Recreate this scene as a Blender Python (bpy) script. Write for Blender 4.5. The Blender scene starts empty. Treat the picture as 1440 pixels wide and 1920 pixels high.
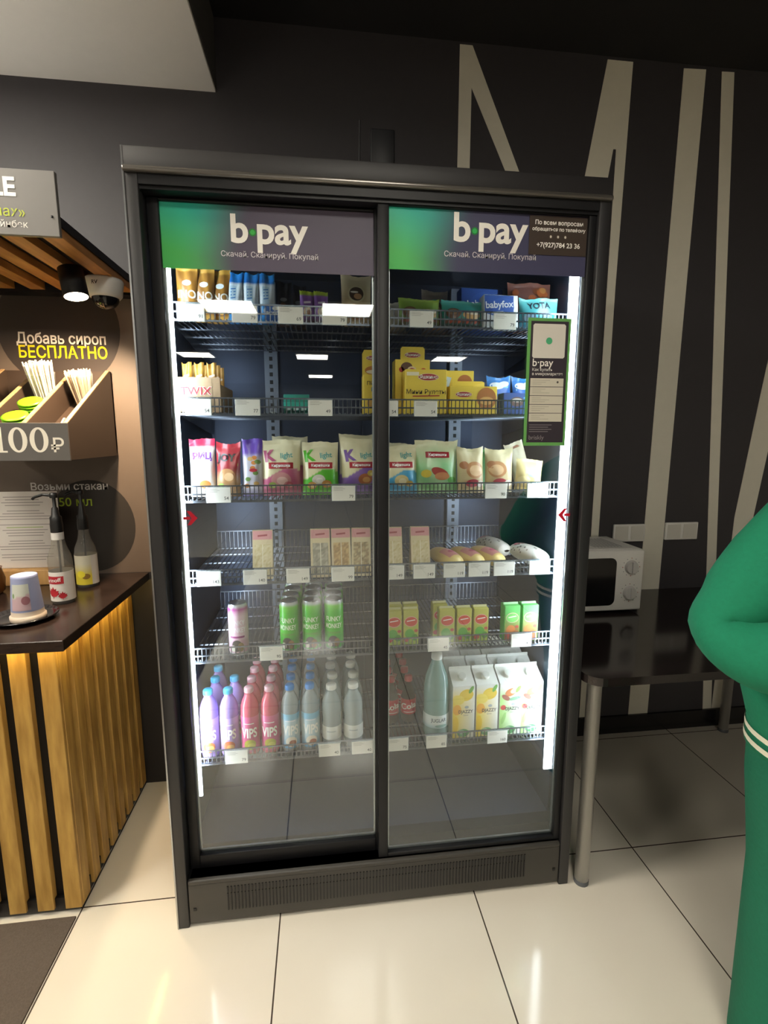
import bpy, bmesh, math, random
from mathutils import Vector, Matrix
random.seed(7)
SC = bpy.context.scene
C = SC.collection
PI = math.pi

# ------------------------------------------------------------------ camera, world, exposure
cam_d = bpy.data.cameras.new('camera'); cam = bpy.data.objects.new('camera', cam_d); C.objects.link(cam)
cam.location = (0.4414, -1.3081, 1.4242)
YAW, PITCH = 0.1242, -0.1533
cam.rotation_euler = (PI/2 + PITCH, 0, -YAW)
cam_d.sensor_fit = 'VERTICAL'; cam_d.sensor_height = 24.0
cam_d.lens = 929.55 * 24.0 / 1920.0
cam_d.clip_start = 0.02
SC.camera = cam
SC.view_settings.view_transform = 'Standard'; SC.view_settings.look = 'None'
SC.view_settings.gamma = 1.0; SC.view_settings.use_curve_mapping = False
SC.view_settings.exposure = 0.85
W = bpy.data.worlds.new('world'); SC.world = W; W.use_nodes = True
W.node_tree.nodes['Background'].inputs[0].default_value = (0.9, 0.95, 1.0, 1)
W.node_tree.nodes['Background'].inputs[1].default_value = 0.035
SC.cycles.use_denoising = True
SC.cycles.max_bounces = 10; SC.cycles.transparent_max_bounces = 40; SC.cycles.glossy_bounces = 5
SC.cycles.sample_clamp_indirect = 6.0
SC.cycles.caustics_reflective = False; SC.cycles.caustics_refractive = False
PANEL_L = 17.0      # ceiling LED panels
LED_L = 10.0
LENS_L = 20.0        # fridge LED bars
SPOT_W = 32.0        # warm spot over the syrup shelf
STRIP_L = 17.0      # warm strip under the worktop

# ------------------------------------------------------------------ colour and materials
def lin(c):
    return c/12.92 if c <= 0.04045 else ((c+0.055)/1.055)**2.4
def hx(s):
    s = s.lstrip('#'); return tuple(lin(int(s[i:i+2], 16)/255) for i in (0, 2, 4))
def mixc(a, b, t):
    t = max(0, min(1, t)); return tuple(a[i]*(1-t)+b[i]*t for i in range(3))
MATS = {}
def mat(name, col='#808080', rough=0.5, metal=0.0, spec=0.5, noise=0.0, nscale=30, bump=0.0, coat=0.0):
    if name in MATS: return MATS[name]
    m = bpy.data.materials.new(name); m.use_nodes = True; nt = m.node_tree
    p = nt.nodes['Principled BSDF']
    c = hx(col) if isinstance(col, str) else col
    p.inputs['Base Color'].default_value = (*c, 1)
    p.inputs['Roughness'].default_value = rough; p.inputs['Metallic'].default_value = metal
    p.inputs['Specular IOR Level'].default_value = spec; p.inputs['Coat Weight'].default_value = coat
    if noise or bump:
        tc = nt.nodes.new('ShaderNodeTexCoord'); n = nt.nodes.new('ShaderNodeTexNoise')
        n.inputs['Scale'].default_value = nscale; n.inputs['Detail'].default_value = 5
        nt.links.new(tc.outputs['Object'], n.inputs['Vector'])
        if noise:
            r = nt.nodes.new('ShaderNodeMix'); r.data_type = 'RGBA'
            r.inputs[6].default_value = (*[x*(1-noise) for x in c], 1); r.inputs[7].default_value = (*[min(1, x*(1+noise)) for x in c], 1)
            nt.links.new(n.outputs['Fac'], r.inputs[0]); nt.links.new(r.outputs[2], p.inputs['Base Color'])
        if bump:
            b = nt.nodes.new('ShaderNodeBump'); b.inputs['Strength'].default_value = bump; b.inputs['Distance'].default_value = 0.004
            nt.links.new(n.outputs['Fac'], b.inputs['Height']); nt.links.new(b.outputs[0], p.inputs['Normal'])
    MATS[name] = m; return m
def mat_print(name, rough, spec=0.5):
    m = bpy.data.materials.new(name); m.use_nodes = True; nt = m.node_tree; p = nt.nodes['Principled BSDF']
    a = nt.nodes.new('ShaderNodeVertexColor'); a.layer_name = 'Col'
    nt.links.new(a.outputs[0], p.inputs['Base Color']); p.inputs['Roughness'].default_value = rough
    p.inputs['Specular IOR Level'].default_value = spec
    MATS[name] = m; return m
def mat_emit(name, col, s):
    m = bpy.data.materials.new(name); m.use_nodes = True; nt = m.node_tree; nt.nodes.clear()
    e = nt.nodes.new('ShaderNodeEmission'); o = nt.nodes.new('ShaderNodeOutputMaterial')
    e.inputs[0].default_value = (*col, 1); e.inputs[1].default_value = s; nt.links.new(e.outputs[0], o.inputs[0])
    MATS[name] = m; return m
def mat_clear(name, tint, body, fac_body, rough=0.08, gloss=None):
    """see-through plastic, glass or liquid: transparent tint mixed with a glossy body"""
    m = bpy.data.materials.new(name); m.use_nodes = True; nt = m.node_tree; nt.nodes.clear()
    o = nt.nodes.new('ShaderNodeOutputMaterial'); t = nt.nodes.new('ShaderNodeBsdfTransparent'); t.inputs[0].default_value = (*tint, 1)
    mx = nt.nodes.new('ShaderNodeMixShader')
    if gloss is None:
        p = nt.nodes.new('ShaderNodeBsdfPrincipled'); p.inputs['Base Color'].default_value = (*body, 1); p.inputs['Roughness'].default_value = rough
        mx.inputs[0].default_value = fac_body
        nt.links.new(t.outputs[0], mx.inputs[1]); nt.links.new(p.outputs[0], mx.inputs[2])
    else:                                       # Schlick reflectance, the same from both sides of the sheet
        g = nt.nodes.new('ShaderNodeBsdfGlossy'); g.inputs[0].default_value = (*body, 1); g.inputs['Roughness'].default_value = rough
        ge = nt.nodes.new('ShaderNodeNewGeometry'); dt = nt.nodes.new('ShaderNodeVectorMath'); dt.operation = 'DOT_PRODUCT'
        nt.links.new(ge.outputs['Normal'], dt.inputs[0]); nt.links.new(ge.outputs['Incoming'], dt.inputs[1])
        def mth(op, x, y=None):
            q = nt.nodes.new('ShaderNodeMath'); q.operation = op
            for i, w in enumerate((x, y)):
                if w is None: continue
                if isinstance(w, (int, float)): q.inputs[i].default_value = w
                else: nt.links.new(w, q.inputs[i])
            return q.outputs[0]
        c = mth('SUBTRACT', 1.0, mth('ABSOLUTE', dt.outputs['Value'])); f5 = mth('POWER', c, 5.0)
        nt.links.new(mth('ADD', gloss, mth('MULTIPLY', f5, 1-gloss)), mx.inputs[0])
        nt.links.new(t.outputs[0], mx.inputs[1]); nt.links.new(g.outputs[0], mx.inputs[2])
    nt.links.new(mx.outputs[0], o.inputs[0]); MATS[name] = m; return m

FILM = mat_print('printed_film', 0.3); CARD = mat_print('printed_card', 0.55); FLAT = mat_print('printed_vinyl', 0.45, 0.3)
PLAS = mat_print('moulded_plastic', 0.35); CLOTHC = mat_print('cloth', 0.85, 0.2)
BLACK = mat('black_frame', '#131316', 0.45, spec=0.3, noise=0.1)
BLACK_IN = mat('black_gasket', '#0a0a0c', 0.45)
CHARC = mat('charcoal_metal', '#252426', 0.45, noise=0.12)
STEEL = mat('brushed_steel', '#b9bbbd', 0.28, metal=1.0)
WIRE = mat('shelf_wire', '#6f757f', 0.25, metal=0.9)
CAB_IN = mat('cabinet_liner', '#3a4254', 0.36, metal=0.55, noise=0.1, nscale=6)
RAIL = mat('slotted_rail', '#8b93a1', 0.4, metal=0.5)
GLASS = mat_clear('door_glass', (0.93, 0.95, 0.95), (0.9, 0.93, 0.95), 0, 0.012, gloss=0.085)
LEDM = mat_emit('led_light', (0.90, 0.96, 1.0), LED_L)
LEDLENS = mat_emit('led_lens', (0.80, 0.91, 1.0), LENS_L)
PANELM = mat_emit('panel_light', (1.0, 0.935, 0.80), PANEL_L)
STRIPM = mat_emit('warm_led_strip', (1.0, 0.70, 0.20), STRIP_L)
LAMPM = mat_emit('lamp_glow', (1.0, 0.80, 0.55), 30.0)
CLEAR = mat_clear('clear_plastic', (0.90, 0.93, 0.93), (0.75, 0.8, 0.8), 0.22)
WATER = mat_clear('water_bottle', (0.86, 0.9, 0.9), (0.62, 0.68, 0.68), 0.42)
GREENW = mat_clear('green_tint_bottle', (0.70, 0.86, 0.82), (0.34, 0.52, 0.48), 0.5)
PURPL = mat_clear('purple_drink', (0.72, 0.62, 0.92), hx('#b79be8'), 0.72)
PINKL = mat_clear('pink_drink', (0.95, 0.55, 0.6), hx('#e2677c'), 0.78)
COLAL = mat_clear('cola_drink', (0.55, 0.42, 0.36), hx('#3a241e'), 0.4)
SYRUP = mat_clear('syrup_bottle_glass', (0.86, 0.84, 0.78), (0.35, 0.33, 0.3), 0.3, 0.05)

def mat_wood(name, c1, c2, rough=0.5, scale=(8, 8, 1.2)):
    m = bpy.data.materials.new(name); m.use_nodes = True; nt = m.node_tree; p = nt.nodes['Principled BSDF']
    tc = nt.nodes.new('ShaderNodeTexCoord'); mp = nt.nodes.new('ShaderNodeMapping'); mp.inputs['Scale'].default_value = scale
    n = nt.nodes.new('ShaderNodeTexNoise'); n.inputs['Scale'].default_value = 6; n.inputs['Detail'].default_value = 8
    r = nt.nodes.new('ShaderNodeValToRGB'); r.color_ramp.elements[0].position = 0.3; r.color_ramp.elements[1].position = 0.72
    r.color_ramp.elements[0].color = (*hx(c1), 1); r.color_ramp.elements[1].color = (*hx(c2), 1)
    nt.links.new(tc.outputs['Object'], mp.inputs[0]); nt.links.new(mp.outputs[0], n.inputs['Vector'])
    nt.links.new(n.outputs['Fac'], r.inputs[0]); nt.links.new(r.outputs[0], p.inputs['Base Color']); p.inputs['Roughness'].default_value = rough
    MATS[name] = m; return m
SLAT = mat_wood('pine_slat', '#a37c3c', '#cfa75c', 0.5)
SLATC = mat_wood('canopy_slat', '#9c6836', '#c98f54', 0.5, (8, 1.2, 8))
BOXW = mat_wood('ply_edge', '#9c7a50', '#c3a074', 0.5)
DKTOP = mat_wood('dark_worktop', '#241a16', '#33261f', 0.22, (3, 14, 14))
TABLETOP = mat_wood('dark_table_laminate', '#1b1717', '#2a2221', 0.12, (2, 12, 12))

def mat_tiles():
    m = bpy.data.materials.new('porcelain_floor_tiles'); m.use_nodes = True; nt = m.node_tree; p = nt.nodes['Principled BSDF']
    tc = nt.nodes.new('ShaderNodeTexCoord'); mp = nt.nodes.new('ShaderNodeMapping')
    mp.inputs['Location'].default_value = (-0.2921, -0.1069, 0)
    br = nt.nodes.new('ShaderNodeTexBrick'); br.offset = 0.0; br.squash = 1.0
    br.inputs['Scale'].default_value = 1.0; br.inputs['Brick Width'].default_value = 0.6; br.inputs['Row Height'].default_value = 0.6
    br.inputs['Mortar Size'].default_value = 0.0022; br.inputs['Mortar Smooth'].default_value = 0.1; br.inputs['Bias'].default_value = 0
    n = nt.nodes.new('ShaderNodeTexNoise'); n.inputs['Scale'].default_value = 2.5; n.inputs['Detail'].default_value = 6
    mx = nt.nodes.new('ShaderNodeMix'); mx.data_type = 'RGBA'
    mx.inputs[6].default_value = (*hx('#dfd7c8'), 1); mx.inputs[7].default_value = (*hx('#e8e1d4'), 1)
    nt.links.new(tc.outputs['Object'], mp.inputs[0]); nt.links.new(mp.outputs[0], br.inputs['Vector']); nt.links.new(tc.outputs['Object'], n.inputs['Vector'])
    nt.links.new(n.outputs['Fac'], mx.inputs[0]); nt.links.new(mx.outputs[2], br.inputs['Color1']); nt.links.new(mx.outputs[2], br.inputs['Color2'])
    br.inputs['Mortar'].default_value = (*hx('#4a4038'), 1)
    nt.links.new(br.outputs['Color'], p.inputs['Base Color']); p.inputs['Roughness'].default_value = 0.1; p.inputs['Specular IOR Level'].default_value = 0.45
    return m
TILE = mat_tiles()
WALLB = mat('black_wall_paint', '#353337', 0.6, noise=0.08, nscale=40, bump=0.05)
WALLR = mat('room_wall_paint', '#d5cfc6', 0.8, noise=0.03)
WALLF = mat('dark_room_wall_paint', '#3a3734', 0.8, noise=0.05)
CEILB = mat('black_ceiling_paint', '#171617', 0.9, noise=0.1)
WHITEP = mat('white_soffit_paint', '#efece6', 0.85, noise=0.02)
SOFSIDE = mat('grey_soffit_side', '#4a4845', 0.8)
LETP = mat('white_letter_paint', '#d8d4c6', 0.7, noise=0.04)
POSTER = mat('poster_panel_print', '#6b5d52', 0.45, noise=0.04)
SKIRT = mat('black_skirting_tile', '#19181a', 0.25)
MATC = mat('dark_carpet', '#5a5048', 0.95, noise=0.35, nscale=260, bump=0.3)
WHITEPL = mat('white_plastic', '#e4e2de', 0.35)
DARKGL = mat('dark_window', '#0c0d11', 0.12)

# ------------------------------------------------------------------ mesh builder
_tc = {}
def text2d(s, bold=0.0):
    k = (s, bold)
    if k in _tc: return _tc[k]
    cu = bpy.data.curves.new('glyphs', 'FONT'); cu.body = s; cu.offset = bold; cu.align_x = 'LEFT'; cu.resolution_u = 5
    o = bpy.data.objects.new('glyphs', cu); C.objects.link(o); bpy.context.view_layer.update()
    me = bpy.data.meshes.new_from_object(o.evaluated_get(bpy.context.evaluated_depsgraph_get()))
    vs = [(v.co.x, v.co.y) for v in me.vertices]; fs = [tuple(p.vertices) for p in me.polygons]
    bpy.data.objects.remove(o); bpy.data.curves.remove(cu); bpy.data.meshes.remove(me)
    if vs:
        x0, x1 = min(v[0] for v in vs), max(v[0] for v in vs)
        vs = [((v[0]-x0), v[1]) for v in vs]; w = x1-x0
    else: w = 0
    _tc[k] = (vs, fs, w); return _tc[k]

class MB:
    def __init__(s): s.v = []; s.f = []; s.c = []; s.m = []; s.sm = []
    def add(s, vs, fs, col=(.5, .5, .5), mi=0, smooth=False):
        n = len(s.v); s.v += [tuple(v) for v in vs]
        for f in fs:
            s.f.append(tuple(i+n for i in f))
            if isinstance(col, list): s.c.append([col[i] for i in f])
            else: s.c.append([col]*len(f))
            s.m.append(mi); s.sm.append(smooth)
        return s
    def box(s, x0, y0, z0, x1, y1, z1, col=(.5, .5, .5), mi=0, bev=0.0, seg=2):
        if bev <= 0:
            vs = [(x, y, z) for z in (z0, z1) for y in (y0, y1) for x in (x0, x1)]
            return s.add(vs, [(0, 2, 3, 1), (4, 5, 7, 6), (0, 1, 5, 4), (2, 6, 7, 3), (0, 4, 6, 2), (1, 3, 7, 5)], col, mi)
        bm = bmesh.new(); bmesh.ops.create_cube(bm, size=1)
        for v in bm.verts: v.co = ((x0+x1)/2+v.co.x*(x1-x0), (y0+y1)/2+v.co.y*(y1-y0), (z0+z1)/2+v.co.z*(z1-z0))
        bmesh.ops.bevel(bm, geom=bm.edges[:], offset=bev, segments=seg, affect='EDGES', profile=0.5)
        bm.verts.index_update(); s.add([v.co[:] for v in bm.verts], [[v.index for v in f.verts] for f in bm.faces], col, mi, seg > 1); bm.free(); return s
    def bar(s, p, q, r, n=8, col=(.5, .5, .5), mi=0, r2=None, cap=True):
        p, q = Vector(p), Vector(q); d = (q-p).normalized(); a = d.orthogonal().normalized(); b = d.cross(a); r2 = r if r2 is None else r2
        vs = []
        for c, rr in ((p, r), (q, r2)):
            for i in range(n):
                t = 2*PI*i/n; vs.append(c+(a*math.cos(t)+b*math.sin(t))*rr)
        fs = [(i, (i+1) % n, n+(i+1) % n, n+i) for i in range(n)]
        s.add(vs, fs, col, mi, n > 5)
        if cap: s.add(vs, [tuple(range(n))[::-1], tuple(range(n, 2*n))], col, mi)
        return s
    def tube(s, pts, r, n=8, col=(.5, .5, .5), mi=0):
        for a, b in zip(pts[:-1], pts[1:]): s.bar(a, b, r, n, col, mi)
        return s
    def lathe(s, prof, n=24, cx=0, cy=0, col=(.5, .5, .5), mi=0, a0=0.0, a1=2*PI, cap=True):
        full = abs(a1-a0-2*PI) < 1e-6; m = n if full else n+1
        vs = []; cs = []
        for r, z in prof:
            for i in range(m):
                t = a0+(a1-a0)*i/n; vs.append((cx+r*math.cos(t), cy+r*math.sin(t), z)); cs.append(col(t, z) if callable(col) else col)
        fs = []
        for k in range(len(prof)-1):
            for i in range(n): j = (i+1) % m; fs.append((k*m+i, k*m+j, (k+1)*m+j, (k+1)*m+i))
        s.add(vs, fs, cs, mi, True)
        if cap and full:
            L = len(prof)-1
            if prof[0][0] > 1e-5: s.add(vs[:m], [tuple(range(m))[::-1]], cs[:m], mi)
            if prof[L][0] > 1e-5: s.add(vs[L*m:], [tuple(range(m))], cs[L*m:], mi)
        return s
    def prism(s, poly, y0, y1, col=(.5, .5, .5), mi=0):
        """polygon of (x, z) pushed from y0 to y1"""
        n = len(poly); vs = [(x, y0, z) for x, z in poly]+[(x, y1, z) for x, z in poly]
        return s.add(vs, [tuple(range(n)), tuple(range(2*n-1, n-1, -1))]+[(i, n+i, n+(i+1) % n, (i+1) % n) for i in range(n)], col, mi)
    def prismx(s, poly, x0, x1, col=(.5, .5, .5), mi=0):
        n = len(poly); vs = [(x0, y, z) for y, z in poly]+[(x1, y, z) for y, z in poly]
        return s.add(vs, [tuple(range(n)), tuple(range(2*n-1, n-1, -1))]+[(i, n+i, n+(i+1) % n, (i+1) % n) for i in range(n)], col, mi)
    # printed shapes laid on a surface: fn(u, v, offset) -> point
    def grid(s, fn, u0, v0, u1, v1, nu, nv, col, mi=0, o=0.0, smooth=True):
        vs = []; cs = []
        for j in range(nv+1):
            for i in range(nu+1):
                u = u0+(u1-u0)*i/nu; v = v0+(v1-v0)*j/nv; vs.append(fn(u, v, o)); cs.append(col(u, v) if callable(col) else col)
        fs = [(j*(nu+1)+i, j*(nu+1)+i+1, (j+1)*(nu+1)+i+1, (j+1)*(nu+1)+i) for j in range(nv) for i in range(nu)]
        return s.add(vs, fs, cs, mi, smooth)
    def ell(s, fn, cx, cy, rx, ry, col, o=0.0006, n=20, mi=0, rings=2, rot=0.0):
        vs = [fn(cx, cy, o)]
        cr, sr = math.cos(rot), math.sin(rot)
        for k in range(1, rings+1):
            for i in range(n):
                t = 2*PI*i/n; a, b = rx*math.cos(t)*k/rings, ry*math.sin(t)*k/rings
                vs.append(fn(cx+a*cr-b*sr, cy+a*sr+b*cr, o))
        fs = [(0, 1+i, 1+(i+1) % n) for i in range(n)]
        for k in range(1, rings):
            for i in range(n): j = (i+1) % n; fs.append((1+(k-1)*n+i, 1+k*n+i, 1+k*n+j, 1+(k-1)*n+j))
        return s.add(vs, fs, col, mi, True)
    def poly(s, fn, pts, col, o=0.0006, mi=0):
        return s.add([fn(a, b, o) for a, b in pts], [tuple(range(len(pts)))], col, mi)
    def text(s, fn, t, cx, cy, size, col, o=0.0012, mi=0, bold=0.0, align='c', sx=1.0, rot=0.0):
        vs, fs, w = text2d(t, bold)
        ox = {'c': -w/2, 'l': 0, 'r': -w}[align]; cr, sr = math.cos(rot), math.sin(rot)
        P = []
        for x, y in vs:
            a, b = (x+ox)*size*sx, y*size; P.append(fn(cx+a*cr-b*sr, cy+a*sr+b*cr, o))
        return s.add(P, fs, col, mi)
    def build(s, name, mats, parent=None, loc=None):
        me = bpy.data.meshes.new(name); me.from_pydata(s.v, [], s.f)
        ca = me.color_attributes.new('Col', 'FLOAT_COLOR', 'CORNER'); buf = []
        for cs in s.c:
            for c in cs: buf += [c[0], c[1], c[2], 1.0]
        ca.data.foreach_set('color', buf)
        for m in (mats if isinstance(mats, (list, tuple)) else [mats]): me.materials.append(m)
        me.polygons.foreach_set('material_index', s.m); me.polygons.foreach_set('use_smooth', s.sm); me.update()
        o = bpy.data.objects.new(name, me); C.objects.link(o)
        if parent: o.parent = parent
        if loc: o.location = loc
        return o
def front(y, cx=0.0, cz=0.0):
    return lambda u, v, o=0.0: (cx+u, y-o, cz+v)
def cyl(r, ang0=-PI/2):
    return lambda u, v, o=0.0: ((r+o)*math.cos(ang0+u/r), (r+o)*math.sin(ang0+u/r), v)
def tag(o, label, cat, group=None):
    o['label'] = label; o['category'] = cat
    if group: o['group'] = group
    return o
def struct(o):
    o['kind'] = 'structure'; return o
def empty(name, loc=(0, 0, 0), rz=0.0):
    o = bpy.data.objects.new(name, None); C.objects.link(o); o.location = loc; o.rotation_euler.z = rz; o.empty_display_size = .05; return o
def dup(root, loc, label=None, rot=None, group=None):
    r = root.copy(); C.objects.link(r); r.location = loc
    if rot is not None: r.rotation_euler = rot
    if label: r['label'] = label
    if group: r['group'] = group
    for ch in list(root.children):
        c = ch.copy(); C.objects.link(c); c.parent = r
        for g in list(ch.children):
            d = g.copy(); C.objects.link(d); d.parent = c
    return r
WHT, BLK, GRY = hx('#f2efe8'), hx('#111114'), hx('#77777c')

# ------------------------------------------------------------------ the room
YW, ZC = 0.755, 2.89
X0, X1, Y0 = -4.0, 5.0, -13.5
struct(MB().box(X0, Y0, -0.1, X1, YW+0.1, 0).build('floor', TILE))
struct(MB().box(X0, Y0, ZC, X1, YW+0.1, ZC+0.1).build('ceiling', CEILB))
struct(MB().box(X0, YW, 0, X1, YW+0.1, ZC).build('wall_back', WALLB))
struct(MB().box(X0-0.1, Y0, 0, X0, YW+0.1, ZC).build('wall_left', WALLR))
struct(MB().box(X1, Y0, 0, X1+0.1, YW+0.1, ZC).build('wall_right', WALLR))
struct(MB().box(X0, Y0-0.1, 0, X1, Y0, ZC).build('wall_front', WALLF))
struct(MB().box(1.205, YW-0.012, 0, X1, YW, 0.088).build('baseboard_right', SKIRT))
# dropped white soffit above the coffee corner: pale underside, grey edge
sf = MB().box(X0, -0.8, 2.65, 0.085, YW, 2.662, mi=0); sf.box(X0, -0.8, 2.662, 0.09, YW, ZC, mi=1)
struct(sf.build('ceiling_soffit', [WHITEP, SOFSIDE]))
# printed panel behind the coffee counter
struct(MB().box(-2.4, 0.66, 0.90, -0.004, YW, 1.955, mi=0).build('wall_panel', POSTER))
struct(MB().box(-2.4, 0.66, 0, -0.004, YW, 0.90, mi=0).build('wall_plinth', mat('dark_plinth_paint', '#242224', .55)))
struct(MB().box(-2.4, Y0+9, 0.0, -0.313, 0.075, 0.006).build('floor_carpet', MATC))

# painted giant letters on the black wall
def letter(polys, label):
    b = MB()
    for p in polys: b.prism(p, YW-0.0015, YW)
    return tag(b.build('wall_letter', LETP), label, 'wall lettering', 'giant painted letters on the wall')
letter([[(0.985, 0.09), (1.036, 0.09), (1.036, 2.88), (0.987, 2.88)],
        [(1.036, 2.88), (1.036, 2.737), (1.519, 1.795), (1.445, 2.02)],
        [(1.581, 2.878), (1.64, 2.878), (1.64, 2.562), (1.5307, 2.562)],
        [(1.5307, 2.562), (1.628, 2.562), (1.613, 2.457), (1.514, 2.457)],
        [(1.514, 2.457), (1.613, 2.457), (1.519, 1.795), (1.445, 2.02)],
        [(1.64, 0.09), (1.675, 0.09), (1.677, 2.04), (1.688, 2.878), (1.64, 2.878)]],
       'giant pale letter M painted on the black wall behind the fridge')
letter([[(1.892, 0.088), (1.992, 0.088), (2.003, 2.877), (1.906, 2.873)]],
       'wide pale upright stroke painted on the black wall between the two sockets')
letter([[(2.073, 2.875), (2.128, 2.877), (2.260, 1.05), (2.333, 0.088), (2.287, 0.088), (2.211, 1.05)],
        [(2.335, 0.088), (2.383, 0.088), (2.444, 1.045), (2.66, 2.875), (2.565, 2.875), (2.409, 1.60), (2.347, 1.047)]],
       'giant pale letter V painted on the black wall above the table')

# ceiling LED panels
def panel(x, y, z, label, m=None):
    t = empty('ceiling_light', (x, y, z))
    f = MB(); f.box(-.3, -.3, -.02, .3, -.285, 0).box(-.3, .285, -.02, .3, .3, 0).box(-.3, -.285, -.02, -.285, .285, 0).box(.285, -.285, -.02, .3, .285, 0)
    f.build('frame', WHITEPL, t); MB().box(-.284, -.284, -.012, .284, .284, -.004).build('diffuser', m or PANELM, t)
    return tag(t, label, 'ceiling light', 'square ceiling light panels')
PANEL2 = mat_emit('soffit_panel_light', (1.0, 0.925, 0.78), PANEL_L*1.9)
panel(-1.05, -0.30, 2.65, 'square light panel set in the white soffit over the coffee corner', PANEL2)
panel(0.70, -1.8, ZC, 'square ceiling light panel in the black ceiling over the middle of the room')
panel(-2.4, -1.8, ZC, 'added square light panel far left over the carpet, brightening floor and soffit')  # unseen panel added so the floor bounces more light onto the soffit
panel(-2.4, -4.7, ZC, 'added square light panel at the left, deep in the room, brightening the floor')  # second added panel out of view, also lifting floor and soffit
for k, (x, y) in enumerate([(-.58, -4.7), (.77, -4.7), (.30, -8.3), (-1.8, -8.3), (2.9, -8.3), (.45, -11.4)]):
    panel(x, y, ZC, 'square ceiling light panel mirrored in the fridge glass, '+['lower left of the big pair', 'lower right of the big pair', 'middle of the small row', 'left of the small row', 'right of the small row', 'smallest and farthest'][k])

# ------------------------------------------------------------------ the display fridge
FR = empty('display_fridge', (0, 0, 0))
tag(FR, 'tall black two-door display fridge with lit glass doors standing against the wall', 'fridge')
FW, FH = 1.2, 2.078
for x in (0.0, FW-0.032): MB().box(x, 0, 0.0, x+0.032, 0.06, FH, bev=0.003).build('front_post', CHARC, FR)
MB().box(0.0, -.001, 2.035, FW, 0.06, FH+.001, bev=0.002).build('header_fascia', mat('dark_header', '#232123', .5), FR)
b = MB(); b.box(0.0, -0.010, 2.022, FW, 0.004, 2.036, bev=0.005, seg=3); b.build('header_moulding', mat('satin_moulding', '#6a6662', 0.22, metal=0.6), FR)
b = MB(); b.box(0.032, 0.001, 2.0, FW-0.032, 0.06, 2.022); b.box(0.032, 0.008, 1.992, FW-0.032, 0.09, 2.0); b.build('sliding_track', BLACK, FR)
MB().box(0.032, 0.012, 0.142, FW-0.032, 0.09, 0.152).build('sliding_track', BLACK, FR)
b = MB()
b.box(0, .06, 0.03, .02, .70, FH); b.box(FW-.02, .06, 0.03, FW, .70, FH); b.box(.02, .06, 2.0, FW-.02, .70, FH); b.box(.02, .66, .03, FW-.02, .70, 2.0)
b.box(.02, .10, .03, FW-.02, .66, .14); b.build('cabinet', CHARC, FR)
b = MB(); b.box(.02, .092, .14, .036, .655, 2.0); b.box(FW-.036, .092, .14, FW-.02, .655, 2.0); b.box(.036, .64, .14, FW-.036, .659, 2.0); b.box(.036, .092, 1.985, FW-.036, .64, 1.999)
b.box(.036, .092, .14, FW-.036, .64, .19); b.prismx([(.62, .19), (.64, .19), (.64, .34), (.635, .34)], .036, FW-.036)
b.box(.60, .632, .19, .606, .64, 1.98); b.build('liner', CAB_IN, FR)
for xc in (0.262, 0.962):                                   # slotted uprights at the back
    b = MB(); b.box(xc-.024, .618, .2, xc+.024, .64, 1.97)
    for k in range(60): b.box(xc-.006, .6165, .24+k*.028, xc+.006, .619, .254+k*.028, mi=1)
    b.build('shelf_upright', [RAIL, BLACK_IN], FR)
# kick panel with louvres
b = MB(); b.box(.034, .002, .012, FW-.034, .05, .138, bev=.002)
b.box(.034, .0, .138, FW-.034, .05, .152, bev=.004)
for xs in (.05, 1.15): b.box(xs-.004, -.0005, .055, xs+.004, .003, .063, mi=1)
for k in range(92):
    x = .143+k*.00995
    b.box(x, -.0006, .106, x+.0045, .004, .124, mi=1)
    b.box(x, -.0004, .046, x+.0035, .004, .102, mi=1)
b.build('kick_grille', [mat('kick_panel_paint', '#3b3834', .5, noise=.1), BLACK_IN], FR)
MB().box(-.0015, -.0015, .002, .0025, .004, FH).build('edge_glint_strip', STEEL, FR)  # added steel strip, drawn for the bright line where the edge catches light
for x in (.05, FW-.05): MB().lathe([(.022, 0), (.022, .03)], 14, x, .6).build('foot', BLACK_IN, FR)
for x in (.05, FW-.05): MB().lathe([(.022, 0), (.022, .03)], 14, x, .2).build('foot', BLACK_IN, FR)
# LED bars
for sgn, xw, yb in ((1, .0425, .082), (-1, FW-.0405, .070)):        # prism-shaped light bars: soft face to the door, bright lens to the shelves
    P = [(xw, yb), (xw+sgn*.027, yb), (xw+sgn*.027, yb+.005), (xw, yb+.032)]; b = MB()
    vs = [(x, y, z) for z in (.36, 1.90) for x, y in P]
    b.add(vs, [(0, 1, 5, 4), (1, 2, 6, 5), (3, 0, 4, 7), (0, 1, 2, 3), (4, 5, 6, 7)], mi=0); b.add(vs, [(2, 3, 7, 6)], mi=1)
    b.build('led_bar', [LEDM, LEDLENS], FR)
PURP = hx('#534c5e'); NAVY = hx('#43435f'); TEAL = hx('#2bb5a3'); GRN = hx('#50c062')
def header_film(x0, x1, z0, z1, y, dark, gx, lx, lz):
    """printed film along the top of a door; the colours are the print itself"""
    w = x1-x0; h = z1-z0
    def col(u, v):
        a = (u-x0)/w; t = (v-z0)/h
        g = mixc(GRN, TEAL, min(1, max(0, (t-.35)*1.3+a*1.6)))
        k = min(1, max(0, (a-.02-.10*max(0, t-.2))/.33))
        k = k*k*(3-2*k)
        return mixc(g, dark, k)
    b = MB(); fn = lambda u, v, o=0: (u, y-o, v)
    b.grid(fn, x0, z0, x1, z1, 60, 20, col); return b
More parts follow.
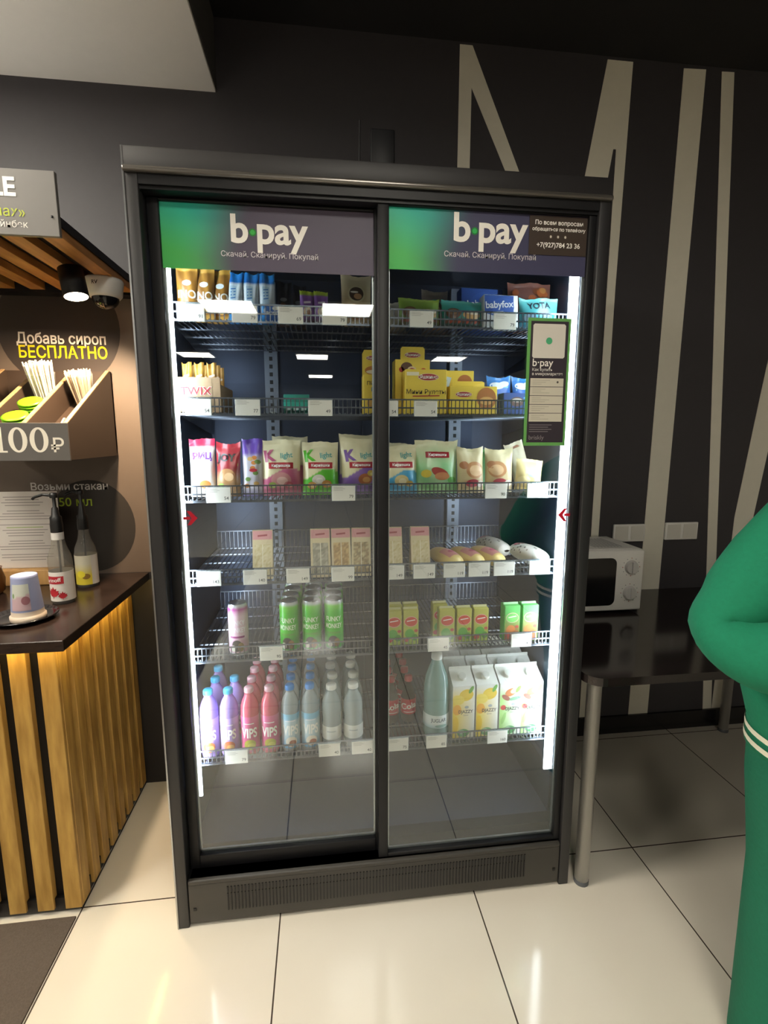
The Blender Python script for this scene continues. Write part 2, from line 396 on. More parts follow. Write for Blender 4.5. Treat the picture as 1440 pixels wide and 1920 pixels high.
def logo(b, fn, x0, x1, zb, col, green, size):
    w1 = text2d('b', .025)[2]*size; w2 = text2d('pay', .025)[2]*size
    dot = (x1-x0)-w1-w2
    b.text(fn, 'b', x0, zb, size, col, bold=.025, align='l'); b.text(fn, 'pay', x1, zb, size, col, bold=.025, align='r')
    cx = x0+w1+dot/2; cz = zb+size*.26
    b.ell(fn, cx, cz, dot*.42, dot*.42, mixc(green, BLK, .55), .0008); b.ell(fn, cx, cz, dot*.27, dot*.27, green, .0012)
def door(x0, x1, z0, z1, y0, gx0, gx1, gz0, gz1, label):
    """sliding door: frame, pane, bead and header print"""
    b = MB(); y1 = y0+.024
    b.box(x0, y0, z0, gx0, y1, z1, bev=.002); b.box(gx1, y0, z0, x1, y1, z1, bev=.002)
    b.box(gx0, y0, z0, gx1, y1, gz0, bev=.002); b.box(gx0, y0, gz1, gx1, y1, z1, bev=.002)
    d = b.build('door', BLACK, FR)
    MB().box(gx0-.004, y0+.011, gz0-.004, gx1+.004, y0+.015, gz1+.004).build('glass_pane', GLASS, d)
    b = MB(); b.box(gx0, y0+.016, gz0, gx1, y0+.022, gz0+.006); b.box(gx0, y0+.016, gz0, gx0+.004, y0+.022, gz1); b.box(gx1-.004, y0+.016, gz0, gx1, y0+.022, gz1)
    b.build('glazing_bead', mat('silver_bead', '#c6cacc', 0.3, metal=0.8), d)
    return d
dl = door(.034, .612, .156, 1.990, .040, .062, .584, .198, 1.984, None)
dr = door(.590, 1.168, .156, 1.992, .012, .619, 1.148, .168, 1.990, None)
fl = header_film(.062, .584, 1.833, 1.984, .0497, PURP, 0, 0, 0); fn = lambda u, v, o=0: (u, .0497-o, v)
fl.build('header_film', FLAT, dl)
b = MB(); logo(b, fn, .228, .418, 1.900, WHT, hx('#3fb34d'), .092); b.text(fn, 'Скачай. Сканируй. Покупай', .322, 1.8655, .0180, hx('#cfcad0'), bold=.004)
b.build('lettering', FLAT, dl)
fr = header_film(.619, 1.148, 1.843, 1.990, .0217, NAVY, 0, 0, 0); fn = lambda u, v, o=0: (u, .0217-o, v)
fr.build('header_film', FLAT, dr)
b = MB(); logo(b, fn, .787, .985, 1.918, WHT, hx('#2fb356'), .096); b.text(fn, 'Скачай. Сканируй. Покупай', .886, 1.879, .0185, hx('#cfcad0'), bold=.004)
b.build('lettering', FLAT, dr)
# brown contact sticker
b = MB(); fn = lambda u, v, o=0: (u, .0205-o, v)
b.box(.988, .0198, 1.893, 1.147, .0206, 1.988, hx('#3f352f'))
for i, (t, z, s) in enumerate([('По всем вопросам', 1.967, .0145), ('обращаться по телефону', 1.952, .0120), ('+7(927)784 23 36', 1.912, .0165)]): b.text(fn, t, 1.069, z, s, WHT, bold=.02)
for k in range(3):
    b.ell(fn, 1.047+k*.020, 1.938, .0075, .0075, hx('#d8d2c4'), .0006, 18); b.ell(fn, 1.047+k*.020, 1.938, .0055, .0055, hx('#4a3f38'), .001, 18)
    b.ell(fn, 1.047+k*.020, 1.938, .0028, .0034, hx('#d8d2c4'), .0014, 10)
o = b.build('contact_sticker', FLAT, dr); o['label'] = 'brown sticker with a phone number'
# green-edged instruction sticker (square code left blank)
b = MB(); fn = lambda u, v, o=0: (u, .0190-o, v)
b.box(.996, .0192, 1.396, 1.117, .0212, 1.735, hx('#69a85c'))
b.box(1.004, .0188, 1.405, 1.110, .0193, 1.727, hx('#38323a'))
b.poly(fn, [(1.010, 1.635), (1.014, 1.631), (1.098, 1.631), (1.102, 1.635), (1.102, 1.716), (1.098, 1.720), (1.014, 1.720), (1.010, 1.716)], hx('#d9d4cb'), .0006)
b.ell(fn, 1.056, 1.676, .009, .009, hx('#4fae7d'), .0012)
b.text(fn, 'b·pay', 1.012, 1.610, .028, WHT, bold=.01, align='l')
b.text(fn, 'Как купить', 1.012, 1.597, .011, WHT, align='l'); b.text(fn, 'в микромаркете', 1.012, 1.586, .011, WHT, align='l')
for k in range(5):
    z = 1.578-.0235*k
    b.poly(fn, [(1.008, z-.022), (1.103, z-.022), (1.103, z), (1.008, z)], hx('#cfc9b9'), .0006)
    for j in range(3): b.poly(fn, [(1.014, z-.006-j*.005), (1.014+.05-.012*((j+k) % 3), z-.006-j*.005), (1.014+.05-.012*((j+k) % 3), z-.0048-j*.005), (1.014, z-.0048-j*.005)], hx('#a9a497'), .001)
b.ell(fn, 1.086, 1.568, .003, .003, hx('#55514c'), .001)
for j in range(4): b.poly(fn, [(1.010, 1.452-j*.006), (1.075-.01*(j % 2), 1.452-j*.006), (1.075-.01*(j % 2), 1.4535-j*.006), (1.010, 1.4535-j*.006)], hx('#8d868a'), .0008)
b.text(fn, 'briskly', 1.010, 1.413, .017, hx('#8d868a'), align='l')
o = b.build('instruction_sticker', FLAT, dr); o['label'] = 'tall green-edged sticker with instructions'
# red arrows on the glass
def arrow(x, z, y, s, d):
    fn = lambda u, v, o=0: (x+u*s, y-o, z+v); b = MB()
    b.poly(fn, [(-.018, -.004), (.0, -.004), (.0, .004), (-.018, .004)], hx('#c81c34'), 0.0003)
    b.poly(fn, [(-.008, -.019), (.001, -.019), (.019, 0), (.001, .019), (-.008, .019), (.004, 0)], hx('#c81c34'), .0005)
    o = b.build('arrow_sticker', FLAT, d); o['label'] = 'red arrow sticker'
arrow(.090, 1.206, .0495, 1, dl); arrow(1.128, 1.199, .0215, -1, dr)

# wire shelves
SZ = [1.733, 1.488, 1.247, 1.006, 0.770, 0.442]
def wire_shelf(z, rear):
    b = MB(); xa, xb, ya, yb = .045, 1.155, .126, .59
    w = .0016
    for k in range(75):
        x = xa+(xb-xa)*k/74; b.box(x-w, ya, z-.004, x+w, yb, z-.0008)
    for y in (ya, .25, .37, .49, yb): b.box(xa, y-.002, z-.008, xb, y+.002, z-.004)
    for k in range(93):
        x = xa+(xb-xa)*k/92; b.box(x-.0012, ya-.003, z-.008, x+.0012, ya-.0006, z+.037)
    for dz in (-.008, .014, .037): b.box(xa, ya-.0065, z+dz-.002, xb, ya-.003, z+dz+.002)
    if rear:
        for k in range(75):
            x = xa+(xb-xa)*k/74; b.box(x-.0012, yb, z-.004, x+.0012, yb+.0025, z+.06)
        b.box(xa, yb, z+.058, xb, yb+.004, z+.062)
    for x in (xa, xb):
        b.box(x-.003, ya-.004, z-.012, x+.003, .615, z-.004)
        b.prismx([(.20, z-.012), (.615, z-.012), (.615, z-.06), (.58, z-.06)], x-.0012, x+.0012)
    return b.build('wire_shelf', WIRE, FR)
for i, z in enumerate(SZ): wire_shelf(z, i in (3, 4))

# ------------------------------------------------------------------ price tags
TAGW, TAGH = .066, .043
def price_tag(xc, shelf, price, label):
    b = MB(); b.box(-TAGW/2, -.0015, 0, TAGW/2, 0, TAGH, hx('#e6e3da'), bev=.0006, seg=1); fn = front(-.0015)
    b.text(fn, price, .028, .008, .013, hx('#4a4a4c'), .0003, bold=.01, align='r')
    for k in range(3): b.poly(fn, [(-.028, .030+k*.004), (-.002+.006*(k % 2), .030+k*.004), (-.002+.006*(k % 2), .0312+k*.004), (-.028, .0312+k*.004)], hx('#a5a39c'), .0003)
    o = b.build('price_tag', CARD, None, (xc, .1185, SZ[shelf]-.0095))
    c = MB().prismx([(.0002, -.0015), (.0014, -.0015), (.0014, TAGH+.0035), (-.003, TAGH+.0035), (-.003, TAGH+.0012), (.0002, TAGH+.0012)], -TAGW/2-.002, TAGW/2+.002).build('holder', CLEAR, o)
    tag(o, label, 'price tag', 'white price tags clipped to the fridge shelves')
    return o
def tags(shelf, lst):
    for x, p, l in lst: price_tag(x, shelf, p, 'white price tag on the '+['top', 'second', 'third', 'fourth', 'fifth', 'bottom'][shelf]+' shelf '+l)
tags(0, [(.107, '91', 'under the gold snack packets'), (.244, '79', 'under the blue and white bars'), (.365, '69', 'under the dark wrappers'), (.483, '79', 'beside the centre post, left door'),
         (.725, '49', 'in front of the green packs'), (.967, '79', 'in front of the blue boxes')])
tags(1, [(.112, '54', 'below the tan bar box'), (.242, '77', 'right of the tan box, over bare wire'), (.440, '49', 'right of the teal box'), (.626, '54', 'half behind the centre post'), (.740, '54', 'below the yellow mini roll box')])
tags(2, [(.152, '54', 'below the dark red bag'), (.502, '79', 'between the green and purple cream bags'), (.958, '90', 'below the biscuit bags'), (1.089, '94', 'at the right end by the light bar')])
tags(3, [(.114, '143', 'at the left end under bare wire'), (.243, '140', 'below the lone sandwich'), (.366, '149', 'left of the sandwich trio'), (.497, '99', 'below the sandwich trio'), (.647, '149', 'just right of the centre post'),
         (.742, '149', 'below the rightmost sandwich'), (.835, '119', 'below the first pink pastry'), (.913, '119', 'below the second pink pastry'), (.993, '119', 'below the first dotted roll'), (1.107, '95', 'below the last dotted roll')])
tags(4, [(.281, '95', 'between the pink can and green cans'), (.790, '45', 'below the red badge juice boxes'), (1.058, '45', 'below the two orange juice boxes')])
tags(5, [(.166, '79', 'below the purple and pink bottles'), (.448, '40', 'below the clear water bottles'), (.551, '40', 'just left of the centre post'), (.664, '75', 'just right of the centre post'),
         (.789, '85', 'below the tall green-tinted bottle'), (.991, '160', 'below the juice cartons')])

# ------------------------------------------------------------------ generic packs
def bag(name, w, h, d, col, deco=None, mats=FILM, back=None, nu=22, nv=28, seal=.07):
    """pillow pack standing on its lower seal"""
    rnd = random.Random(name+str(w)+str(h)); ph = [rnd.uniform(0, 6) for _ in range(6)]
    def surf(u, v, o=0.0, sgn=-1):                    # u -1..1, v 0..1
        p = 0.0
        if seal < v < 1-seal*1.3:
            t = (v-seal)/(1-seal*2.3); p = min(1, t*3.6+.05)**.6*min(1, (1-t)*2.0)**.75
        if v <= seal: p = .45*(v/seal)+.35
        e = max(0.0, 1-abs(u)**3.0)**.7
        wr = .05*math.sin(7*u+ph[0]+4*v)*math.sin(9*v+ph[1])+.04*math.sin(15*u+ph[2])*(v > .7)
        th = d/2*p*e*(1+wr)
        hw = w/2*(1-.05*math.sin(PI*v))
        zz = h*v+(.0025*math.sin(3*u+ph[3])+.0008*math.sin(17*u+ph[4])+.004*abs(u)**6)*(v**6)
        return (u*hw, sgn*(th+o)+.003*math.sin(5*u+ph[5])*v**4, zz)
    b = MB()
    b.grid(surf, -1, 0, 1, 1, nu, nv, col)
    b.grid(lambda u, v, o=0: surf(u, v, o, 1), -1, 0, 1, 1, 10, 14, back or (lambda u, v: col(u, v)))
    if deco: deco(b, lambda u, v, o=0: surf(u/(w/2), min(1, max(0, v/h)), o))
    return b.build(name, mats)
def place(o, x, y, z, label, cat, group=None, rx=0.0, rz=0.0, ry=0.0):
    o.rotation_euler = (rx, ry, rz)
    if o.type == 'MESH' and (rx or ry):
        R = o.rotation_euler.to_matrix(); z = z+.0004-min((R @ v.co).z for v in o.data.vertices)
    o.location = (x, y, z); return tag(o, label, cat, group)
def bands(*st):
    """colour by height: (v, colour) stops"""
    def f(u, v):
        for (v0, c0), (v1, c1) in zip(st[:-1], st[1:]):
            if v <= v1: return mixc(c0, c1, (v-v0)/max(1e-6, v1-v0))
        return st[-1][1]
    return f

# ---- shelf one: snack packets
z1 = SZ[0]
G1 = 'snack packets on the top shelf'
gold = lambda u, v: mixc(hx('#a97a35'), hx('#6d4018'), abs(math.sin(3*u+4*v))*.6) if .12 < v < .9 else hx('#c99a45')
def dgold(b, fn):
    b.text(fn, 'INO', 0, .058, .030, WHT, .001, bold=.02, sx=.9); b.ell(fn, .0, .10, .012, .008, hx('#cfd8dc')); b.ell(fn, 0, .03, .016, .012, hx('#7a4a1c')); b.ell(fn, .004, .028, .010, .007, hx('#d7a85a'), .001)
g0 = bag('snack_packet', .056, .148, .026, gold, dgold)
for i, (x, l) in enumerate([(.086, 'gold snack packet at the left end of the top shelf'), (.128, 'gold snack packet in the middle of the three gold ones'), (.168, 'gold snack packet next to the blue bars')]):
    o = g0 if i == 0 else dup(g0, (0, 0, 0)); place(o, x, .17+.012*i, z1, l, 'snack packet', 'gold snack packets', -.12, .1-.08*i)
blu = bands((0, hx('#2f7fc4')), (.35, hx('#2f8fd0')), (.40, hx('#dfe7ea')), (.78, hx('#dfe7ea')), (.80, hx('#1c67b4')), (1, hx('#2b86d2')))
def dblu(b, fn):
    b.grid(fn, -.013, .055, .006, .105, 4, 5, hx('#b8cfdc'), 0, .0006); b.ell(fn, .002, .035, .013, .012, hx('#e7e2d6')); b.ell(fn, .004, .033, .008, .007, hx('#7b4a26'), .001)
    for k in range(4): b.poly(fn, [(-.010, .066+k*.009), (.004, .068+k*.009), (.004, .071+k*.009), (-.010, .069+k*.009)], hx('#2f6fae'), .0012)
b0 = bag('chocolate_bar', .044, .142, .022, blu, dblu)
for i, (x, l) in enumerate([(.207, 'blue and white wrapped bar, nearest the gold packets'), (.252, 'blue and white wrapped bar, second from the gold packets'), (.297, 'blue and white wrapped bar beside the dark wrappers')]):
    o = b0 if i == 0 else dup(b0, (0, 0, 0)); place(o, x, .19, z1, l, 'chocolate bar', 'blue bars on the top shelf', -.16, .06*(i-1))
bt = MB(); fnn = front(-.012)
bt.box(-.024, -.012, 0, .024, .012, .045, hx('#23589f'), bev=.004); bt.text(fnn, 'BONTI', 0, .016, .013, WHT, .0006, bold=.02); bt.ell(fnn, .006, .033, .009, .005, hx('#e8e4d8'))
place(bt.build('coconut_bar', FILM), .318, .150, z1, 'small blue bar with white letters lying before the dark wrappers', 'chocolate bar')
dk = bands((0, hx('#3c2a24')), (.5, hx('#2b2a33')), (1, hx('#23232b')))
def ddk(b, fn): b.ell(fn, -.004, .05, .012, .016, hx('#6b4a38')); b.ell(fn, -.002, .075, .010, .006, hx('#8a8f98'))
d0 = bag('dark_wrapper', .042, .128, .024, dk, ddk)
for i, (x, l) in enumerate([(.343, 'dark brown wrapper right of the blue bars'), (.384, 'dark brown wrapper behind the purple packets')]):
    o = d0 if i == 0 else dup(d0, (0, 0, 0)); place(o, x, .215+.03*i, z1, l, 'snack packet', 'dark wrappers on the top shelf', -.15)
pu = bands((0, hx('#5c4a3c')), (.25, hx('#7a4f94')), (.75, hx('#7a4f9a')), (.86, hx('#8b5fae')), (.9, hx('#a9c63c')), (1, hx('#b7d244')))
def dpu(b, fn): b.ell(fn, .0, .03, .012, .014, hx('#d9c2a0')); b.ell(fn, .004, .028, .006, .007, hx('#7a4a2a'), .001); b.poly(fn, [(-.010, .052), (.010, .054), (.010, .060), (-.010, .058)], hx('#e9e0ee'), .0008)
p0 = bag('snack_packet', .040, .088, .026, pu, dpu)
for i, (x, l) in enumerate([(.409, 'purple snack packet with lime top, left one'), (.448, 'purple snack packet with lime top, right one')]):
    o = p0 if i == 0 else dup(p0, (0, 0, 0)); place(o, x, .165, z1, l, 'snack packet', 'purple snack packets', -.08, .1)
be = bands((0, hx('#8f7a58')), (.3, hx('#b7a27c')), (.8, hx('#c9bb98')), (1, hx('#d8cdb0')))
def emb(ring):
    def f(b, fn):
        b.ell(fn, 0, .088, .026, .026, ring); b.ell(fn, 0, .088, .021, .021, hx('#4b3a30'), .001); b.ell(fn, .004, .080, .012, .009, hx('#c79a70'), .0015); b.ell(fn, -.006, .093, .012, .003, WHT, .0018)
        b.ell(fn, .0, .035, .026, .018, hx('#8a5a34'))
    return f
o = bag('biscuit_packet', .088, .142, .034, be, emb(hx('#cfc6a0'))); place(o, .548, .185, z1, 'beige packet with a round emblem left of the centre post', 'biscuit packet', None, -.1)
o = bag('biscuit_packet', .086, .140, .034, bands((0, hx('#5a4a40')), (.5, hx('#7f7468')), (1, hx('#8e857a'))), emb(hx('#4f9a94'))); place(o, .805, .30, z1, 'grey packet with a round teal emblem in the back row', 'biscuit packet', None, -.1)
o = bag('biscuit_packet', .07, .092, .03, bands((0, hx('#6a5b4c')), (.5, hx('#bfb8a4')), (1, hx('#d5cfbd'))), None); place(o, .672, .262, z1, 'pale pointed packet just right of the centre post', 'snack packet', None, -.1, .1)
def cake(c):
    def f(b, fn):
        b.ell(fn, -.030, .038, .022, .016, hx('#6f4a33')); b.ell(fn, -.032, .042, .016, .009, hx('#9b7d60'), .001); b.ell(fn, .026, .034, .028, .013, hx('#cfa76c')); b.ell(fn, .028, .040, .024, .006, hx('#e7dcc0'), .001)
        for k in range(9): b.ell(fn, -.05+k*.0125, .016, .006, .006, hx('#b9553c') if k % 2 else hx('#6b3e28'), .0014)
    return f
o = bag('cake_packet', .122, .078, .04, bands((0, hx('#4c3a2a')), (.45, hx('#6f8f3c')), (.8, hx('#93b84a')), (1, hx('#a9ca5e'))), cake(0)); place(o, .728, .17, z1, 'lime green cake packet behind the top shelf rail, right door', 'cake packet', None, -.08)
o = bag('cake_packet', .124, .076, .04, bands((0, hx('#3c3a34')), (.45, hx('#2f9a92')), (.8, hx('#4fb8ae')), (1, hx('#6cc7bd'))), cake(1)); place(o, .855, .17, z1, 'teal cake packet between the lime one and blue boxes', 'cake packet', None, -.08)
def fox(name, x, y, label, w, h, front_white):
    b = MB(); f = front(-.02)
    b.box(-w/2, -.02, 0, w/2, .02, h, hx('#dfe3e6') if front_white else hx('#2b4a8e'), bev=.002)
    b.poly(f, [(-w/2+.002, h*.42), (w/2-.014, h*.18), (w/2-.014, h-.002), (-w/2+.002, h-.002)], hx('#2b55a4'), .0003)
    b.ell(f, w*.05, h*.62, w*.33, h*.3, hx('#2f5cae'), .0006); b.text(f, 'babyfox', -.004, h*.60, .027, hx('#e9edf2'), .0012, bold=.02, rot=.08)
    b.poly(f, [(-w*.28, h*.40), (w*.06, h*.44), (w*.06, h*.50), (-w*.28, h*.46)], hx('#b9c6dd'), .0012)
    if front_white: b.text(f, 'DARK', .018, h*.14, .018, hx('#4a3222'), .0008, bold=.02, rot=.05)
    return place(b.build(name, CARD), x, y, z1, label, 'chocolate box', 'blue chocolate boxes', -.1, .05)
fox('chocolate_box', .968, .172, 'blue and white chocolate box in front, with dark corner lettering', .105, .092, True)
fox('chocolate_box', .940, .262, 'dark blue chocolate box standing behind the white-cornered one', .135, .135, False)
def dnut(b, fn):
    r = random.Random(3)
    for k in range(22): b.ell(fn, r.uniform(-.055, .055), r.uniform(.02, .13), .012, .010, hx(r.choice(['#8a4a26', '#b98a4a', '#6b3a22', '#d8b06c', '#9c6a3c'])), .0006+.0002*k, rot=r.uniform(0, 3))
o = bag('nut_bag', .14, .150, .05, bands((0, hx('#4a2c22')), (1, hx('#6b4338'))), dnut); place(o, 1.082, .22, z1, 'brown bag printed with nuts at the right end of the top shelf', 'nut bag', None, -.1)
def dyot(b, fn): b.text(fn, 'YOTA', 0, .058, .026, hx('#26303c'), .001, bold=.03, rot=.05); b.ell(fn, -.03, .03, .02, .012, hx('#6c8a9c'))
o = bag('snack_packet', .122, .088, .03, bands((0, hx('#31506e')), (.4, hx('#3f9aa2')), (1, hx('#62b5b2'))), dyot); place(o, 1.084, .160, z1, 'teal packet with dark letters above the green-edged sticker', 'snack packet', None, -.06)

# ---- shelf two
z2 = SZ[1]
b = MB(); T = hx('#a78c6c'); w, d, h = .118, .19, .094
b.box(-w/2, -.002, 0, w/2, 0, h, T, bev=.0006, seg=1).box(-w/2, d, 0, w/2, d+.002, h*.8, T).box(-w/2, 0, 0, -w/2+.002, d, h*.8, T).box(w/2-.002, 0, 0, w/2, d, h*.8, T).box(-w/2, 0, 0, w/2, d, .002, T)
f = front(-.002); b.text(f, 'TWIX', -.006, .047, .030, hx('#e6ddcf'), .0004, bold=.05, sx=1.05); b.text(f, 'TWIX', -.006, .047, .030, hx('#b02a35'), .0008, bold=.012, sx=1.05); b.poly(f, [(.036, .004), (.038, .004), (.038, h-.004), (.036, h-.004)], hx('#8d7557'), .0004)
bx = place(b.build('bar_box', CARD), .108, .145, z2, 'open tan cardboard box of chocolate bars, left end', 'box')
def dbar(b, fn): b.text(fn, 'TWIX', 0, .055, .020, hx('#b3242f'), .001, bold=.03, rot=1.2); b.poly(fn, [(-.008, .09), (.008, .094), (.008, .10), (-.008, .096)], hx('#f2e6d0'))
gb = bag('gold_bar', .026, .13, .016, bands((0, hx('#b07a2a')), (.8, hx('#c08a34')), (.85, hx('#d8a850')), (1, hx('#c48f3c'))), dbar, nu=12, nv=16)
k = 0
for j in range(3):
    for i in range(3):
        x, y = .073+i*.034, .166+j*.055
        o = gb if k == 0 else dup(gb, (0, 0, 0)); k += 1
        place(o, x, y, z2+.004, 'gold wrapped bar in the tan box, '+['front', 'middle', 'back'][j]+' row, '+['left', 'centre', 'right'][i], 'chocolate bar', 'gold bars in the tan box', -.05, .1*(i-1))
b = MB(); b.box(-.036, -.03, 0, .036, .03, .012, hx('#0f6b5c')).box(-.036, -.03, .0, .036, -.027, .03, hx('#1a9c86'), bev=.001).box(-.036, .027, 0, .036, .03, .056, hx('#1a9c86')).box(-.036, -.027, .012, .036, .027, .052, hx('#14806e'), bev=.002)
f = front(-.03)
for i in range(3): b.poly(f, [(-.03+i*.022, .006), (-.016+i*.022, .008), (-.016+i*.022, .018), (-.03+i*.022, .016)], hx('#b9d8cf'), .0004)
place(b.build('gum_box', CARD), .372, .19, z2, 'low teal box in the middle of the second shelf', 'box')
YEL = hx('#e6c84a'); YEL2 = hx('#d8b63a'); RED = hx('#a3202c')
def badge(b, f, x, z, s): b.ell(f, x, z, .030*s, .010*s, hx('#e8d8b0'), .0006); b.ell(f, x, z, .028*s, .0088*s, RED, .0010); b.text(f, 'Яшкино', x, z-.004*s, .0135*s, WHT, .0014, bold=.02)
def ybox(w, d, h, ear, deco, name='cake_box', earw=.7):
    b = MB(); b.box(-w/2, 0, 0, w/2, d, h, YEL, bev=.0015, seg=1)
    if ear: b.prism([(-w/2*earw, h-.002), (w/2*earw, h-.002), (w/2*earw, h+ear*.85), (w/2*earw*.85, h+ear), (-w/2*earw*.85, h+ear), (-w/2*earw, h+ear*.85)], d-.004, d-.001, YEL)
    deco(b, front(0), front(d-.004)); return b.build(name, CARD)
def d1(b, f, g): badge(b, g, -.004, .166, .75); b.ell(g, 0, .130, .030, .014, hx('#b5763a')); b.ell(g, 0, .126, .026, .006, hx('#e9dcc0'), .001); b.text(f, 'ПИРОЖ', 0, .082, .015, hx('#3a2a1c'), .0006, bold=.01); b.text(f, 'НЫЕ', 0, .064, .015, hx('#2a78a0'), .0006, bold=.02); b.ell(f, 0, .030, .03, .014, hx('#cfa050'))
place(ybox(.078, .06, .112, .078, d1, earw=.96), .605, .175, z2, 'tall yellow cake box behind the centre post', 'cake box', 'yellow cake boxes')
def d2(b, f, g):
    badge(b, f, .0, .178, .85); b.ell(f, -.018, .142, .018, .015, hx('#5a3a26')); b.ell(f, -.002, .132, .015, .013, hx('#e4c9a0'), .0008); b.ell(f, -.002, .132, .009, .008, hx('#b04a3c'), .0012); b.ell(f, .034, .130, .010, .010, hx('#c0432f')); b.ell(f, -.034, .135, .008, .008, hx('#b5372c')); b.text(f, 'Мини Рулеты', .005, .112, .011, hx('#3a2a1c'), .0006)
b = MB(); b.box(-.054, 0, 0, .054, .06, .165, YEL, bev=.0015, seg=1); b.prism([(-.037, .163), (.037, .163), (.037, .196), (.032, .202), (-.032, .202), (-.037, .196)], 0, .003, YEL); d2(b, front(0), None)
place(b.build('cake_box', CARD), .722, .235, z2, 'tall yellow cake box with a tab top, behind the mini roll box', 'cake box', 'yellow cake boxes')
def d3(b, f, g): badge(b, f, .006, .104, 1.05); b.text(f, 'Мини Рулеты', 0, .056, .0185, hx('#33241a'), .0006, bold=.006); b.poly(f, [(-.04, .048), (.04, .050), (.04, .053), (-.04, .051)], RED, .0006); b.poly(f, [(-.058, .108), (-.022, .108), (-.022, .118), (-.058, .118)], hx('#f0e6c8'), .0005)
place(ybox(.122, .07, .126, 0, d3), .748, .152, z2, 'yellow mini roll box at the front of the second shelf', 'cake box', 'yellow cake boxes')
def d4(b, f, g): b.ell(f, .020, .098, .024, .024, hx('#b56f35')); b.ell(f, .020, .090, .018, .009, hx('#dcae70'), .001); b.poly(f, [(-.045, .085), (-.030, .085), (-.022, .112), (-.045, .118)], hx('#cfe2ea'), .0006); b.poly(f, [(-.05, .09), (-.04, .09), (-.036, .105), (-.05, .108)], hx('#3f8fb8'), .0010)
place(ybox(.098, .05, .134, 0, d4), .866, .232, z2, 'yellow cake box with a round bun picture, back row', 'cake box', 'yellow cake boxes')
def d5(b, f, g): badge(b, f, -.030, .056, .85); b.ell(f, .040, .045, .030, .032, hx('#a8682f'), .0006, rot=.2); b.ell(f, .040, .038, .022, .012, hx('#d8a862'), .001)
place(ybox(.145, .06, .080, .02, d5), .892, .155, z2, 'low yellow cake box in front of the bun box', 'cake box', 'yellow cake boxes')
bl = bands((0, hx('#1f3f86')), (.5, hx('#2a5fb4')), (1, hx('#3a86cf')))
def dbl(b, fn):
    b.ell(fn, -.008, .09, .024, .012, hx('#dfe8ee')); b.ell(fn, .016, .096, .016, .010, hx('#e9f0f4'), .001); b.ell(fn, .01, .05, .022, .012, hx('#7a5a4c')); b.ell(fn, .012, .052, .014, .006, hx('#d8c9b4'), .001); b.poly(fn, [(-.03, .075), (.03, .083), (.03, .088), (-.03, .080)], hx('#6cc0e0'), .0012)
m0 = bag('blue_packet', .078, .118, .03, bl, dbl)
for i, (x, y, l) in enumerate([(1.002, .235, 'blue snack packet beside the bun box, back row'), (1.088, .245, 'blue snack packet behind the green-edged sticker, back row')]):
    o = m0 if i == 0 else dup(m0, (0, 0, 0)); place(o, x, y, z2, l, 'snack packet', 'blue packets on the second shelf', -.15, .1*i)
b = MB(); b.box(-.062, 0, 0, .062, .05, .062, hx('#2a4c8c'), bev=.0015, seg=1); f = front(0)
b.ell(f, -.02, .036, .022, .014, hx('#6a4a40')); b.ell(f, -.02, .04, .016, .006, hx('#d9cfc0'), .001); b.ell(f, .036, .04, .014, .016, hx('#8a6a5a')); b.poly(f, [(.0, .045), (.03, .05), (.03, .054), (.0, .049)], hx('#5aa8d8'), .001)
place(b.build('blue_box', CARD), 1.045, .15, z2, 'low blue snack box left of the green-edged sticker', 'box')
b = MB(); b.box(-.009, 0, 0, .009, .001, .024, hx('#dfe3e4')); f = front(0); b.poly(f, [(-.006, .012), (.006, .012), (.006, .02), (-.006, .02)], hx('#9aa2a8'), .0003)
o = b.build('upright_label', CARD, FR, (.262, .616, 1.50)); o['label'] = 'small white label stuck on the upright'

# ---- shelf three: bags
z3 = SZ[2]; CRE = hx('#d9cfa2'); CRE2 = hx('#e2dab6')
def kbag(accent, accent2, text_bg=RED):
    def col(u, v):
        t = .40+.10*math.sin(2.2*u+.6)
        return mixc(accent, accent2, (math.sin(5*u+7*v)+1)*.3) if v < t else mixc(CRE, CRE2, v)
    return col
def kdeco(accent, food, K=True, light=True):
    def f(b, fn):
        if K: b.text(fn, 'K', -.030, .101, .045, accent, .0014, bold=.05, rot=.12)
        if light: b.text(fn, 'light', .018, .110, .022, hx('#5fa6a0'), .0014, bold=.02, rot=.1)
        b.grid(fn, -.037, .078, .037, .096, 12, 3, RED, 0, .0020); b.text(fn, 'Кириешки', 0, .0832, .0115, WHT, .0028, bold=.02)
        for q, (x, y, a, c, c2) in enumerate(food): b.ell(fn, x, y, a, a*.75, c, .0010+.0003*q); b.ell(fn, x+.003, y-.002, a*.55, a*.38, c2, .0013+.0003*q)
    return f
GB = 'snack bags on the third shelf'
def dwhite(b, fn): b.text(fn, 'РИЦ', 0, .108, .026, hx('#7a4aa0'), .001, bold=.05); b.ell(fn, .006, .035, .016, .012, hx('#c9884a')); b.poly(fn, [(.0, .04), (.024, .055), (.022, .10), (.008, .09)], hx('#9fc6bc'), .0006)
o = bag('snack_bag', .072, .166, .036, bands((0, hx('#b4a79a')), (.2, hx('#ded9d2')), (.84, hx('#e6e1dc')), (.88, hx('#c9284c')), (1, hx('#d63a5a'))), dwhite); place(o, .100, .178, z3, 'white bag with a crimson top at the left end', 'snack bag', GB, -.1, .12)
def djoy(b, fn): b.text(fn, 'JOY', -.004, .102, .030, hx('#20181a'), .001, bold=.05); b.poly(fn, [(-.030, .088), (.030, .088), (.030, .096), (-.030, .096)], hx('#8fae3c'), .0008); b.ell(fn, .0, .058, .024, .022, hx('#b88a5c')); b.ell(fn, .006, .056, .014, .012, hx('#d8b488'), .001); b.ell(fn, -.018, .03, .01, .008, hx('#86a83a'), .001)
